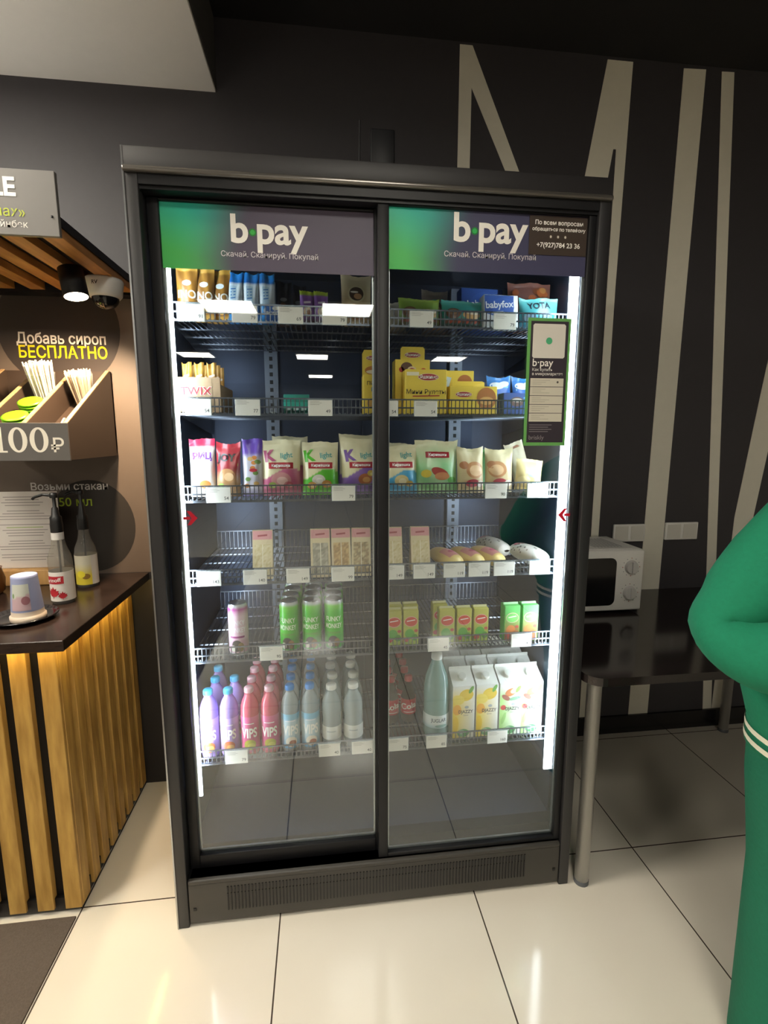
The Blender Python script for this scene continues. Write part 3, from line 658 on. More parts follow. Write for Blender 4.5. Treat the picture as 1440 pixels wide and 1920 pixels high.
o = bag('snack_bag', .070, .154, .040, bands((0, hx('#8a6a4c')), (.3, hx('#b4906a')), (.52, hx('#8f2a30')), (1, hx('#b3303c'))), djoy); place(o, .171, .172, z3, 'dark red bag with brown biscuit picture, second from the left', 'snack bag', GB, -.12, -.08)
def dpur(b, fn):
    r = random.Random(5)
    for k in range(10): b.ell(fn, r.uniform(-.022, .022), r.uniform(.03, .12), .008, .006, hx(r.choice(['#c07a3c', '#6f8f4a', '#a5543a', '#d8b070'])), .0008+.0001*k)
    b.ell(fn, .004, .075, .012, .005, hx('#b3283c'), .0022)
o = bag('snack_bag', .060, .166, .034, bands((0, hx('#5b4a86')), (.15, hx('#cfcbd4')), (.66, hx('#c6c4d0')), (.76, hx('#6a4aa6')), (1, hx('#5b3f9a'))), dpur); place(o, .240, .176, z3, 'silver bag with a violet top, third from the left', 'snack bag', GB, -.1)
PK, PK2 = hx('#b75a7a'), hx('#c97f94')
o = bag('crouton_bag', .116, .162, .056, kbag(PK, PK2), kdeco(PK, [(.0, .045, .03, hx('#c98a8a'), hx('#e0b8ac')), (.022, .03, .014, hx('#b0505c'), hx('#d88f8c')), (-.026, .03, .012, hx('#8fa64a'), hx('#c2cf86'))])); place(o, .322, .182, z3, 'cream and pink crouton bag right of the violet-topped bag', 'snack bag', GB, -.1, .04)
o = bag('crouton_bag', .110, .172, .05, kbag(PK, PK2), None); place(o, .345, .27, z3, 'cream crouton bag half hidden behind the pink one', 'snack bag', GB, -.1, .1)
GN, GN2 = hx('#55b32e'), hx('#7cc94a')
o = bag('crouton_bag', .108, .156, .056, kbag(GN, GN2), kdeco(GN, [(-.006, .045, .020, hx('#d8d2c4'), hx('#f0ece0')), (.018, .032, .015, hx('#c98f4a'), hx('#e3bd80')), (-.026, .028, .014, hx('#cf9a4f'), hx('#e8c88c'))])); place(o, .437, .180, z3, 'cream and bright green crouton bag left of the centre post', 'snack bag', GB, -.1)
VI, VI2 = hx('#7d5aa0'), hx('#9a7ab4')
o = bag('crouton_bag', .116, .168, .056, kbag(VI, VI2), kdeco(VI, [(.012, .045, .022, hx('#a8623a'), hx('#d39a5c')), (.030, .062, .012, hx('#c9a94a'), hx('#e0cd86'))])); place(o, .556, .184, z3, 'cream and purple crouton bag against the centre post', 'snack bag', GB, -.1, .1)
o = bag('crouton_bag', .108, .178, .05, kbag(VI, VI2), None); place(o, .548, .27, z3, 'cream crouton bag half hidden behind the purple one', 'snack bag', GB, -.1, -.1)
BL, BL2 = hx('#4f9fc4'), hx('#7abbd6')
o = bag('crouton_bag', .106, .146, .054, kbag(BL, BL2), kdeco(BL, [(.0, .04, .022, hx('#d8c48c'), hx('#efe3bb')), (.026, .03, .012, hx('#c9a04a'), hx('#e5cf8f'))], K=False)); place(o, .678, .180, z3, 'cream and blue crouton bag just right of the centre post', 'snack bag', GB, -.1)
o = bag('crouton_bag', .10, .150, .05, kbag(BL, BL2), None); place(o, .708, .27, z3, 'cream crouton bag half hidden behind the blue one', 'snack bag', GB, -.1, .1)
MG, MG2 = hx('#8fc48a'), hx('#b5d8a6')
o = bag('crouton_bag', .134, .160, .06, lambda u, v: mixc(mixc(MG, MG2, (math.sin(5*u+6*v)+1)/2), CRE2, max(0, (v-.55)*2.2)), lambda b, fn: (b.grid(fn, -.038, .108, .038, .126, 12, 3, RED, 0, .0020), b.text(fn, 'Кириешки', 0, .1132, .0118, WHT, .0028, bold=.02), b.ell(fn, .006, .062, .030, .014, hx('#a8443c'), .001, rot=-.4), b.ell(fn, .012, .052, .024, .012, hx('#c9885c'), .0014), b.ell(fn, -.038, .060, .016, .012, hx('#d8c04a'), .001), b.ell(fn, .045, .04, .014, .01, hx('#5fa04a'), .001)))
place(o, .790, .182, z3, 'large mint green crouton bag in the middle of the right door', 'snack bag', GB, -.08)
def dcook(s):
    def f(b, fn):
        b.ell(fn, s*.008, .07, .030, .026, hx('#c08a5c'), .0008); b.ell(fn, s*.010, .068, .022, .017, hx('#e0bb90'), .0012); b.ell(fn, -.026, .085, .014, .012, hx('#b57a52'), .001); b.ell(fn, .0, .03, .022, .012, hx('#b23a4a'), .001); b.ell(fn, .028, .028, .012, .010, hx('#e9ddd0'), .0012)
    return f
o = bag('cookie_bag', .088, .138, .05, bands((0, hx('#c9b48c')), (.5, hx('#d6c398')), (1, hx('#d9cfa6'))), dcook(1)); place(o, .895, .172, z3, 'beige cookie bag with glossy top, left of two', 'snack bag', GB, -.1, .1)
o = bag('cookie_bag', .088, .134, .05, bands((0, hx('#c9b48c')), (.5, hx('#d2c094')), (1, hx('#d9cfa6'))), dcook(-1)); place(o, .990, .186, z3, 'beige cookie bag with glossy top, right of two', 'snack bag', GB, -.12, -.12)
b = MB(); b.lathe([(.030, 0), (.040, .125), (.041, .125)], 28, col=hx('#3f9a44')); b.lathe([(.041, .125), (.042, .130), (.036, .131), (0, .131)], 28, col=hx('#57b357'))
place(b.build('green_tub', PLAS), .965, .30, z3, 'bright green round tub behind the cookie bags', 'tub')
o = bag('cookie_bag', .084, .100, .044, bands((0, hx('#c9b070')), (.5, hx('#d8c488')), (1, hx('#cfc08c'))), lambda b, fn: (b.ell(fn, .01, .05, .02, .010, hx('#9fb3a4'), .001), b.ell(fn, -.02, .03, .02, .012, hx('#e6d49a'), .001))); place(o, 1.076, .165, z3, 'low yellow-cream bag slumped beside the cookie bags', 'snack bag', GB, -.25, -.1, .12)
o = bag('cookie_bag', .062, .152, .04, bands((0, hx('#dcd2ae')), (1, hx('#e3dabc'))), lambda b, fn: b.poly(fn, [(-.02, .13), (.02, .134), (.012, .142), (-.012, .140)], hx('#b07a5a'))); place(o, 1.110, .262, z3, 'tall cream bag tilted left by the right light bar', 'snack bag', GB, -.2, -.2, -.28)
o = bag('cookie_bag', .06, .105, .036, bands((0, hx('#b8a882')), (1, hx('#cfc39c')))); place(o, 1.040, .36, z3, 'small cream bag in the back right corner', 'snack bag', GB, -.15, .1)

# ---- shelf four: sandwiches and rolls
z4 = SZ[3]
def sandwich(fill):
    rnd = random.Random(fill); w, h = .058, .138; b = MB()
    card = hx('#cdbb94')
    y_of = lambda v: -.030+.044*v/h                         # sloping front of the wedge pack
    b.prismx([(-.030, 0), (.040, 0), (.040, .012), (y_of(h)+.012, h), (y_of(h), h)], -w/2, w/2, card)
    fn = lambda u, v, o=0: (u, y_of(v)-o*1.05, v)
    tone = {1: ('#c9b98f', '#b7a06a', '#d8cba6'), 2: ('#8f8a78', '#b9b09a', '#6f6a5a'), 3: ('#b08a52', '#d2b27a', '#8a6a3c'), 4: ('#9a7f56', '#cdbb90', '#7b6a46')}[fill]
    cs = [hx(c) for c in tone]
    tab = [[mixc(cs[0], cs[rnd.choice((1, 2))], rnd.random()) for _ in range(9)] for _ in range(18)]
    b.grid(fn, -w/2+.006, .010, w/2-.006, .098, 8, 17, lambda u, v: tab[min(17, int((v-.010)/.088*17+.5))][min(8, int((u+w/2-.006)/(w-.012)*8+.5))], 0, .0004, False)
    b.poly(fn, [(-.001, .010), (.001, .010), (.001, .098), (-.001, .098)], hx('#e3dcc4'), .0007)
    b.poly(fn, [(-w/2+.001, .112), (w/2-.001, .112), (w/2-.001, h-.001), (-w/2+.001, h-.001)], hx('#c98a8c'), .0004)
    b.poly(fn, [(-.014, .120), (.014, .122), (.014, .127), (-.014, .125)], hx('#8f2a3a'), .0008)
    return b.build('sandwich_pack', CARD)
SG = 'wedge sandwich packs on the fourth shelf'
for fill, x, l in [(1, .262, 'sandwich pack standing alone on the left'), (2, .432, 'sandwich pack with grey filling, first of the trio'), (3, .494, 'sandwich pack with toasted brown filling, middle of the trio'), (4, .555, 'sandwich pack nearest the centre post on its left'), (1, .652, 'sandwich pack half hidden right of the centre post'), (1, .738, 'rightmost sandwich pack, beside the pink pastries')]:
    place(sandwich(fill), x, .165, z4, l, 'sandwich', SG, 0, .04 if x < .5 else -.05)
def roll(name, L, r, col, deco):
    """wrapped roll lying along +y, flattened at the crimped ends"""
    n, m = 22, 20; b = MB()
    def s(u, v, o=0.0):                       # u angle, v 0..1 along
        e = math.sin(PI*min(1, max(0, v)))**.24 if 0 < v < 1 else 0
        rr = r*(.25+.75*e)+o; fl = .55+.45*e
        return (rr*math.cos(u)*(1.0+.15*(1-e)), L*(v-.5), r*.98+rr*fl*math.sin(u)*.95)
    b.grid(s, 0, 0, 2*PI, 1, n, m, col)
    if deco: deco(b, s, L, r)
    return b.build(name, FILM)
def dpink(b, s, L, r):
    b.grid(lambda u, v, o=0: s(u, v, o), PI*.25, .12, PI*.78, .52, 8, 8, hx('#c98a86'), 0, .0006); b.ell(s, PI*.5, .3, .35, .06, hx('#b0506a'), .0012)
def ddot(b, s, L, r):
    rr = random.Random(2)
    for k in range(26): b.ell(s, rr.uniform(.1, PI-.1), rr.uniform(.1, .85), .12, .022, hx(rr.choice(['#5a5550', '#8a7f74', '#a8584f'])), .0006, 8)
    b.ell(s, PI*.5, .8, .7, .09, hx('#c97a88'), .0014)
rp = roll('pastry_roll', .155, .0300, lambda u, v: mixc(hx('#e0c67c'), hx('#c9a878'), v), dpink)
for i, (x, y, rz, l) in enumerate([(.832, .215, .30, 'pink-labelled pastry roll next to the rightmost sandwich'), (.901, .218, .30, 'pink-labelled pastry roll, middle of three'), (.970, .221, .30, 'pink-labelled pastry roll beside the dotted rolls')]):
    o = rp if i == 0 else dup(rp, (0, 0, 0)); place(o, x, y, z4, l, 'pastry', 'pastry rolls on the fourth shelf', 0, rz)
rd = roll('wrapped_roll', .165, .0325, lambda u, v: hx('#dcd8cf'), ddot)
for i, (x, y, rz, l) in enumerate([(1.036, .345, .25, 'white dotted wrapped roll, left of two'), (1.113, .218, .25, 'white dotted wrapped roll at the right end of the shelf')]):
    o = rd if i == 0 else dup(rd, (0, 0, 0)); place(o, x, y, z4, l, 'roll', 'dotted rolls on the fourth shelf', 0, rz)

# ---- shelf five: cans and small juice boxes
z5 = SZ[4]
def can(name, c_top, c_mid, c_low, letter_col):
    R, H = .029, .166; b = MB()
    pr = [(.022, 0), (.025, .002), (.0285, .010), (R, .014)]+[(R, .014+k*.011) for k in range(1, 12)]+[(R, .146), (.0265, .155), (.0255, .158)]
    def col(t, z):
        if z < .012 or z > .150: return hx('#b9bcbc')
        return bands((0, c_low), (.30, c_low), (.36, c_mid), (.80, c_mid), (.84, c_top), (1, c_top))(0, z/H)
    b.lathe(pr, 28, col=col)
    fn = cyl(R)
    b.text(fn, 'FUNKY', 0, .098, .021, letter_col, .0005, bold=.02, sx=.72); b.text(fn, 'MONKEY', 0, .076, .021, letter_col, .0005, bold=.02, sx=.62)
    b.grid(fn, -.022, .058, .022, .064, 8, 1, mixc(c_top, BLK, .35), 0, .0005)
    b.ell(fn, -.002, .034, .015, .018, hx('#3a3230'), .0005); b.ell(fn, .010, .030, .009, .014, hx('#8a6a3a'), .0008); b.ell(fn, -.012, .026, .008, .010, hx('#d9d3c4'), .0010)
    o = b.build(name, mat_print('printed_can', 0.28) if 'printed_can' not in MATS else MATS['printed_can'])
    l = MB(); l.lathe([(.0255, .158), (.026, .1605), (.0245, .161), (.0235, .158), (.0, .1585)], 28); l.box(-.004, -.014, .1585, .004, .004, .1600)
    l.build('can_lid', STEEL, o); return o
CG = 'green drink cans on the fifth shelf'
o = can('drink_can', hx('#a82a86'), hx('#d9b7c6'), hx('#c79aac'), hx('#e9e3e8')); place(o, .182, .162, z5, 'magenta and white drink can standing alone', 'can')
gc = can('drink_can', hx('#6cc23a'), hx('#45b51e'), hx('#3aa02a'), hx('#dff0cf')); k = 0
for r in range(4):
    for c in range(3):
        x, y = .334+c*.0675+(.004 if r > 1 else 0), .162+r*.064
        o = gc if k == 0 else dup(gc, (0, 0, 0)); k += 1
        place(o, x, y, z5, 'green drink can, '+['left', 'middle', 'right'][c]+' column, '+['front row', 'second row', 'third row', 'last row'][r], 'can', CG, 0, .05*(c-1)+.3*(r % 2)-.1)
def juice(name, c1, c2, badge_c, fr_c, w=.048, d=.036, h=.116):
    b = MB(); b.box(-w/2, -d/2, 0, w/2, d/2, h, c1, bev=.0015, seg=1); f = front(-d/2)
    b.grid(f, -w/2+.002, .002, w/2-.002, h-.003, 6, 14, lambda u, v: mixc(c2, c1, v/h*1.2), 0, .0003)
    b.ell(f, 0, .080, .021, .017, hx('#e0b0a8'), .0006); b.ell(f, 0, .080, .0195, .0150, badge_c, .0009); b.poly(f, [(-.013, .080), (.013, .084), (.013, .087), (-.013, .083)], WHT, .0012)
    b.ell(f, -.004, .040, .015, .016, fr_c, .0006); b.ell(f, .012, .028, .010, .011, mixc(fr_c, BLK, .3), .0009); b.ell(f, -.014, .022, .009, .008, hx('#b8473c'), .0011); b.ell(f, .016, .05, .006, .005, hx('#b8473c'), .0012)
    o = b.build(name, CARD)
    t = MB(); t.prismx([(-.003, h), (.003, h), (.001, h+.006), (-.001, h+.006)], -w/2+.002, w/2-.002, mixc(c1, WHT, .3)); t.build('carton_top', CARD, o)
    s = MB().bar((w/2+.0022, d/2-.006, .02), (w/2+.0022, d/2-.014, .095), .002, 6, WHT); s.build('straw', PLAS, o); return o
JG = 'small juice boxes on the fifth shelf'
ja = juice('juice_box', hx('#b4b04c'), hx('#a9bf52'), hx('#c8442f'), hx('#5aa83a'))
pos = [(.655, .165, 'small juice box half behind the centre post, front'), (.708, .165, 'small yellow-green juice box right of the centre post, front'), (.664, .215, 'small juice box behind the centre post, second row'), (.716, .215, 'small yellow-green juice box right of the post, second row'),
       (.822, .158, 'small juice box with red badge, first of the trio'), (.877, .158, 'small juice box with red badge, middle of the trio'), (.932, .158, 'small juice box with red badge, last of the trio'), (.812, .210, 'small juice box behind the first of the trio')]
for i, (x, y, l) in enumerate(pos):
    o = ja if i == 0 else dup(ja, (0, 0, 0)); place(o, x, y, z5, l, 'juice box', JG, 0, 0)
jo = juice('juice_box', hx('#4fae4f'), hx('#a8452e'), hx('#6fbf5a'), hx('#c9793a'), .052, .038, .120)
place(jo, 1.034, .158, z5, 'green-topped juice box with orange fruit, left of two', 'juice box', JG)
o = dup(jo, (0, 0, 0)); place(o, 1.094, .158, z5, 'green-topped juice box with orange fruit by the light bar', 'juice box', JG)
b = MB(); b.box(.0276, -.017, .002, .0279, .017, .118, hx('#d8d4c8')); b.build('side_panel', CARD, o)['label'] = 'white side panel'

# ---- bottom shelf: bottles and cartons
z6 = SZ[5]
def pet(name, R, H, neck, liquid, cap_c, sleeve=None):
    """bottle with shoulders; liquid-coloured body, cap, printed sleeve"""
    b = MB()
    pr = [(R*.72, 0), (R*.95, .003), (R, .010), (R*.97, .018), (R, .028), (R, H*.32), (R*.96, H*.46), (R, H*.56), (R, H*.66), (R*.94, H*.74), (R*.74, H*.82), (neck*1.15, H*.885), (neck, H*.90), (neck, H*.915), (neck*1.25, H*.918), (neck*1.25, H*.925), (neck, H*.928), (neck, H*.95)]
    b.lathe(pr, 24); o = b.build(name, liquid)
    c = MB(); c.lathe([(neck*1.22, H*.928), (neck*1.24, H*.93), (neck*1.2, H*.99), (neck*1.05, H), (0, H)], 20, col=cap_c)
    for k in range(20): t = 2*PI*k/20; c.bar((neck*1.23*math.cos(t), neck*1.23*math.sin(t), H*.935), (neck*1.2*math.cos(t), neck*1.2*math.sin(t), H*.985), .0006, 4, mixc(cap_c, BLK, .15))
    c.build('cap', PLAS, o)
    if sleeve: sleeve(o, R, H)
    return o
def sleeve_vips(base, low, band, fruit, fruit2):
    def f(o, R, H):
        r = R+.0006; b = MB(); zs = [.016+(H*.60-.016)*k/14 for k in range(15)]
        b.lathe([(r, z) for z in zs], 28, col=lambda t, z: bands((0, low), (.35, base), (.78, base), (.82, band), (1, band))(0, (z-.016)/(H*.6-.016)), cap=False)
        fn = cyl(r); b.text(fn, 'VIPS', 0, .062, .043, WHT, .0006, bold=.03, sx=.62); b.ell(fn, .002, .038, .018, .017, fruit, .0006); b.ell(fn, .006, .034, .011, .010, fruit2, .0010); b.grid(fn, -.016, .106, .016, .109, 6, 1, hx('#e6e0e4'), 0, .0006)
        b.build('label_sleeve', FILM, o)
    return f
def fill(proto, cols, rows, y0, dy, name_l, cat, grp, jx=0.0):
    k = 0
    for c, x in enumerate(cols):
        n = rows[c] if isinstance(rows, list) else rows
        for r in range(n):
            o = proto if k == 0 else dup(proto, (0, 0, 0)); k += 1
            l = name_l+', '+(['left', 'right'][c] if len(cols) == 2 else '')+' column, '+['front', 'second from front', 'third from front', 'fourth from front'][r]
            place(o, x+jx*(r % 2), y0+r*dy, z6, l, cat, grp, 0, random.uniform(-.25, .25) if r else random.uniform(-.06, .06))
HB = .216
fill(pet('drink_bottle', .0282, HB, .0115, PURPL, hx('#3aa3cf'), sleeve_vips(hx('#a88cc8'), hx('#8a6aa0'), hx('#b79be0'), hx('#c9683a'), hx('#e0a860'))), [.082, .142], [3, 2], .163, .078, 'purple drink bottle with blue cap', 'bottle', 'purple drink bottles', .006)
fill(pet('drink_bottle', .0282, HB, .0115, PINKL, hx('#d9a9b4'), sleeve_vips(hx('#c4527c'), hx('#d85f8e'), hx('#d25a8c'), hx('#b9b436'), hx('#d8d05a'))), [.204, .265], 4, .163, .066, 'pink drink bottle with pale cap', 'bottle', 'pink drink bottles')
fill(pet('drink_bottle', .0282, HB, .0115, WATER, hx('#2f80c8'), sleeve_vips(hx('#b9cdd4'), hx('#5fa0cc'), hx('#7fb6d2'), hx('#e6dccb'), hx('#a8604a'))), [.328, .390], 4, .163, .066, 'clear drink bottle with blue cap and blue label', 'bottle', 'blue label drink bottles')
def wlab(o, R, H):
    b = MB(); b.lathe([(R+.0006, .034), (R+.0006, .045), (R+.0006, .062), (R+.0006, .078)], 26, col=hx('#d6d6d0'), cap=False); fn = cyl(R+.0006)
    b.grid(fn, -.014, .060, .014, .064, 6, 1, hx('#a9adb0'), 0, .0005); b.build('label_band', FILM, o)
fill(pet('water_bottle', .0305, .208, .0135, WATER, hx('#e2e0d8'), wlab), [.457, .526], 4, .165, .072, 'clear water bottle with white cap', 'bottle', 'white cap water bottles', .005)
def cola_bottle():
    b = MB(); R = .026; H = .165
    pr = [(R*.8, 0), (R, .006), (R*.98, .03), (R*.9, .045), (R*.98, .075), (R*.98, .085), (R*.75, .108), (R*.48, .128), (R*.42, .142), (R*.42, .148)]
    b.lathe(pr, 22); o = b.build('cola_bottle', COLAL)
    c = MB(); c.lathe([(.0135, .146), (.0138, .148), (.0132, .164), (0, .165)], 18, col=hx('#b3202c')); c.build('cap', PLAS, o)
    l = MB(); l.lathe([(R*1.0+.0005, .034), (R*1.0+.0005, .060), (R*1.0+.0006, .088)], 24, col=hx('#bf2436'), cap=False); fn = cyl(R+.0008); l.text(fn, 'Cola', 0, .054, .030, WHT, .0006, bold=.02, rot=.15); l.grid(fn, -.02, .040, .02, .043, 8, 1, hx('#e6d8d4'), 0, .0005); l.build('label_band', FILM, o); return o
fill(cola_bottle(), [.664, .724], [4, 4], .275, .062, 'small cola bottle with red cap', 'bottle', 'small cola bottles', -.004)
b = MB(); R, H = .042, .287
b.lathe([(R*.8, 0), (R, .008), (R, .03), (R*.95, .04), (R, .05), (R, .15), (R*.96, .18), (R*.80, .215), (R*.52, .245), (.0155, .262), (.0155, .270)], 28); o = b.build('water_bottle', GREENW)
c = MB(); c.lathe([(.0175, .266), (.018, .268), (.017, .285), (0, .287)], 20, col=hx('#d8d8d0')); c.build('cap', PLAS, o)
l = MB(); l.lathe([(R+.0006, .044), (R+.0006, .06), (R+.0006, .075), (R+.0006, .088)], 28, col=lambda t, z: hx('#cfd6d2') if z > .055 else hx('#9fb6b8'), cap=False); fn = cyl(R+.0007); l.text(fn, 'JUGLAR', 0, .066, .017, hx('#3a4a58'), .0006, bold=.02, sx=.85); l.ell(fn, .008, .052, .02, .005, hx('#7fa39a'), .0006); l.build('label_band', FILM, o)
place(o, .800, .180, z6, 'tall green-tinted water bottle between cola and cartons', 'bottle')
def carton(lower, fruit, leaf, extra):
    w, d, hf, hb = .074, .070, .182, .212; b = MB()
    white = hx('#d9d9d2')
    b.prismx([(-d/2, 0), (d/2, 0), (d/2, hb), (d/2-.012, hb), (-d/2, hf)], -w/2, w/2, white)
    f = front(-d/2)
    b.grid(f, -w/2+.001, .001, w/2-.001, hf-.001, 12, 22, lambda u, v: mixc(mixc(lower, white, max(0, (u/w+.5)*1.1-.1)), white, max(0, (v/hf-.72)*4)), 0, .0003)
    b.text(f, 'DJAZZY', .007, .088, .0160, hx('#3a3440'), .0016, bold=.02, sx=.85); b.text(f, 'time', .007, .078, .009, hx('#77707a'), .0016)
    b.ell(f, .010, .108, .007, .005, hx('#9aa0a4'), .0008)
    for q, (x, z, rx, rz_, c, ro) in enumerate(fruit): b.ell(f, x, z, rx, rz_, c, .0006+.0001*q, rot=ro)
    b.ell(f, .0, .018, .020, .014, leaf, .0008); b.ell(f, -.006, .022, .010, .008, mixc(leaf, WHT, .3), .0011)
    o = b.build('juice_carton', CARD)
    c = MB(); n = Vector((0, -(hb-hf), d-.012)).normalized(); p = Vector((0, -.006, hf+(hb-hf)*.5))
    c.bar(p, p+n*.012, .014, 20, hx('#e2e2da')); c.bar(p+n*.012, p+n*.013, .012, 20, hx('#cfcfc8')); c.build('screw_cap', PLAS, o)
    t = MB(); t.box(-w/2, d/2-.012, hb, w/2, d/2-.009, hb+.010, white); t.build('top_fold', CARD, o); return o
Y_, O_ = hx('#e3bb1e'), hx('#e0a02c'); fy = [(.008, .150, .024, .020, hx('#d9b93a'), .3), (-.018, .135, .020, .016, hx('#e0c95a'), -.3), (-.022, .10, .014, .018, O_, 0), (.024, .168, .006, .014, hx('#5f9a3a'), -.5), (-.026, .05, .010, .026, Y_, 0)]
fg = [(.0, .150, .020, .013, hx('#b9713f'), .4), (.012, .155, .014, .009, hx('#d8c49a'), .4), (-.016, .132, .016, .008, hx('#8a4a3a'), -.6), (.016, .128, .022, .006, hx('#6f9a7a'), .2), (-.024, .098, .009, .009, hx('#b5322f'), 0), (.026, .16, .006, .014, hx('#7fae4a'), -.6), (-.022, .06, .006, .022, hx('#8fb86a'), -.3)]
cy_ = carton(hx('#e6c838'), fy, hx('#5f9a5a'), 0); cg_ = carton(hx('#a3cc78'), fg, hx('#3f8f4f'), 1)
k1 = k2 = 0
for c, x in enumerate([.884, .963, 1.042, 1.116]):
    for r in range(4):
        y = .180+r*.076; proto = cy_ if c < 2 else cg_
        first = (c in (0, 2) and r == 0)
        o = proto if first else dup(proto, (0, 0, 0))
        place(o, x, y, z6, ['yellow-fruit', 'yellow-fruit', 'mixed-fruit', 'mixed-fruit'][c]+' juice carton, '+['first', 'second', 'third', 'fourth'][c]+' column of cartons, '+['front', 'second', 'third', 'last'][r]+' row', 'carton', 'juice cartons on the bottom shelf')

# ------------------------------------------------------------------ coffee corner on the left
t = empty('coffee_counter', (-.30, .09, 0)); tag(t, 'coffee counter clad in vertical yellow-lit wooden slats, left of the fridge', 'counter')
MB().box(-1.9, .022, .05, -.024, .56, .868).build('carcass', BLACK_IN, t)
MB().box(-1.9, .008, 0.0065, -.010, .56, .05).build('plinth', BLACK_IN, t)
b = MB()
for k in range(24): x = -.0475-.0775*k; b.box(x, 0, .018, x+.046, .022, .866, bev=.0012, seg=1)
b.build('front_slats', SLAT, t)
b = MB()
for k in range(8): y = .012+.0715*k; b.box(-.024, y, .020, 0, y+.044, .866, bev=.0012, seg=1)
b.build('side_slats', SLAT, t)
MB().box(-1.9, -.050, .862, -.01, -.038, .8695).build('light_strip', STRIPM, t)
MB().box(.030, -.03, .862, .042, .50, .8695).build('light_strip', STRIPM, t)
o = MB().box(-2.2, 0.0, .87, -.232, .655, .90, bev=.0015, seg=1).build('worktop', DKTOP); tag(o, 'dark brown worktop on the slatted coffee counter', 'worktop')

# lettering on the printed panel
def plet(name, fnz, parts, label, cat='wall lettering'):
    b = MB(); parts(b); o = b.build(name, FLAT); return tag(o, label, cat, 'printing on the coffee corner wall')
f = front(.6597)
plet('printed_disc', 0, lambda b: b.ell(f, -.476, 1.80, .205, .205, hx('#3d3531'), .0003, 48), 'dark round spot printed on the wall above the straw holder', 'wall print')
plet('printed_disc', 0, lambda b: b.ell(f, -.425, 1.085, .155, .175, hx('#38332f'), .0003, 48), 'dark round spot printed on the wall behind the syrup bottles', 'wall print')
plet('wall_lettering', 0, lambda b: b.text(f, 'Добавь сироп', -.322, 1.747, .051, hx('#efe7dc'), .0012, bold=.018, align='r', sx=.86), 'white lettering on the wall above the straw holder')
plet('wall_lettering', 0, lambda b: b.text(f, 'БЕСПЛАТНО', -.320, 1.698, .057, hx('#e0d11c'), .0012, bold=.018, align='r', sx=.84), 'yellow capital lettering on the wall above the straw holder')
plet('wall_lettering', 0, lambda b: b.text(f, 'Возьми стакан', -.357, 1.224, .038, hx('#d8d3cc'), .0012, bold=.014, align='r'), 'small white lettering on the wall behind the pump bottles')
plet('wall_lettering', 0, lambda b: b.text(f, '250 мл', -.418, 1.163, .046, hx('#a8bf3a'), .0012, bold=.008, align='r'), 'small green lettering on the wall behind the pump bottles')

# slatted canopy with sign board, lamp and camera
t = empty('slatted_canopy', (-.19, .10, 1.925)); tag(t, 'slatted wooden canopy hanging over the coffee corner', 'canopy')
b = MB()
for k in range(12): x = -.040-.095*k; b.box(x-.012, .0, -.012, x+.036, .50, .012, bev=.001, seg=1)
b.build('canopy_slats', SLATC, t)
b = MB(); b.box(-1.3, .0, .012, 0, .50, .034); b.box(-1.3, .50, -.02, 0, .555, .034); b.build('canopy_frame', BLACK, t)
t2 = empty('added_uplight', (-.85, .30, 1.959)); tag(t2, 'long added up-light hidden on top of the slatted canopy, brightening the soffit', 'added light')  # unseen up-light added to brighten the soffit and upper wall
MB().box(-.35, -.03, 0, .35, .03, .02).build('housing', WHITEPL, t2); MB().box(-.34, -.022, .0205, .34, .022, .026).build('diffuser', mat_emit('added_uplight_glow', (1.0, .93, .82), 15.0), t2)
t = empty('sign_board', (-.185, .09, 1.905)); tag(t, 'grey sign board with white and green lettering above the canopy', 'sign')
MB().box(-1.0, -.006, 0, 0, .006, .148, bev=.001, seg=1).build('board', mat('grey_sign', '#6b6865', .5), t)
f = front(-.0064)
for a_ in (('LE', -.090, .088, .058, hx('#f0ece4'), .03), ('лах»', -.074, .042, .032, hx('#a9b43a'), .004), ('тейнбек', -.070, .017, .022, hx('#d6d2ca'), 0.0)):
    MB().text(f, *a_[:5], bold=a_[5], align='r', o=.0005).build('lettering', FLAT, t)
b = MB()
for z in (.045,): b.lathe([(.0025, z-.0025), (.0025, z+.0025)], 8, -.014, -.006)
b.build('screw', BLACK_IN, t)
t = empty('spot_lamp', (-.272, .32, 1.900)); tag(t, 'black cylinder spot lamp glowing under the slatted canopy', 'lamp')
rot = Matrix.Rotation(-.12, 4, 'X') @ Matrix.Rotation(-.18, 4, 'Y')
b = MB(); b.lathe([(.0, -.0), (.033, -.0), (.034, -.08), (.031, -.08), (.030, -.06)], 24); o = b.build('shade', BLACK, t); o.matrix_local = rot
MB().lathe([(.031, -.0795), (0, -.0795)], 20, cap=False).build('bulb', LAMPM, o)
MB().box(-.008, -.008, -.012, .008, .008, .0125).build('mount', BLACK, t)
sp = bpy.data.lights.new('spot_light', 'SPOT'); sp.energy = SPOT_W; sp.color = (1, .76, .50); sp.spot_size = 2.0; sp.spot_blend = .7; sp.shadow_soft_size = .025
so = bpy.data.objects.new('spot_light', sp); C.objects.link(so); so.parent = t; so.location = (.01, -.02, -.095); so.rotation_euler = (.45, .38, 0)
t = empty('dome_camera', (-.235, .46, 1.913)); tag(t, 'white dome security camera under the canopy edge beside the fridge', 'security camera')
b = MB(); b.lathe([(.0, 0), (.054, 0), (.056, -.006), (.050, -.048), (.043, -.056), (.036, -.056)], 32); b.build('housing', WHITEPL, t)
b = MB(); pr = [(.040*math.cos(a), -.054-.036*math.sin(a)) for a in [PI/2*k/8 for k in range(9)]]; b.lathe(pr, 28); b.build('dome', DARKGL, t)
b = MB(); fnc = lambda u, v, o=0: ((.054+o)*math.cos(-PI/2+u/.054), (.054+o)*math.sin(-PI/2+u/.054), v); b.text(fnc, 'RV', -.008, -.026, .016, BLK, .0008, bold=.02); b.build('lettering', FLAT, t)

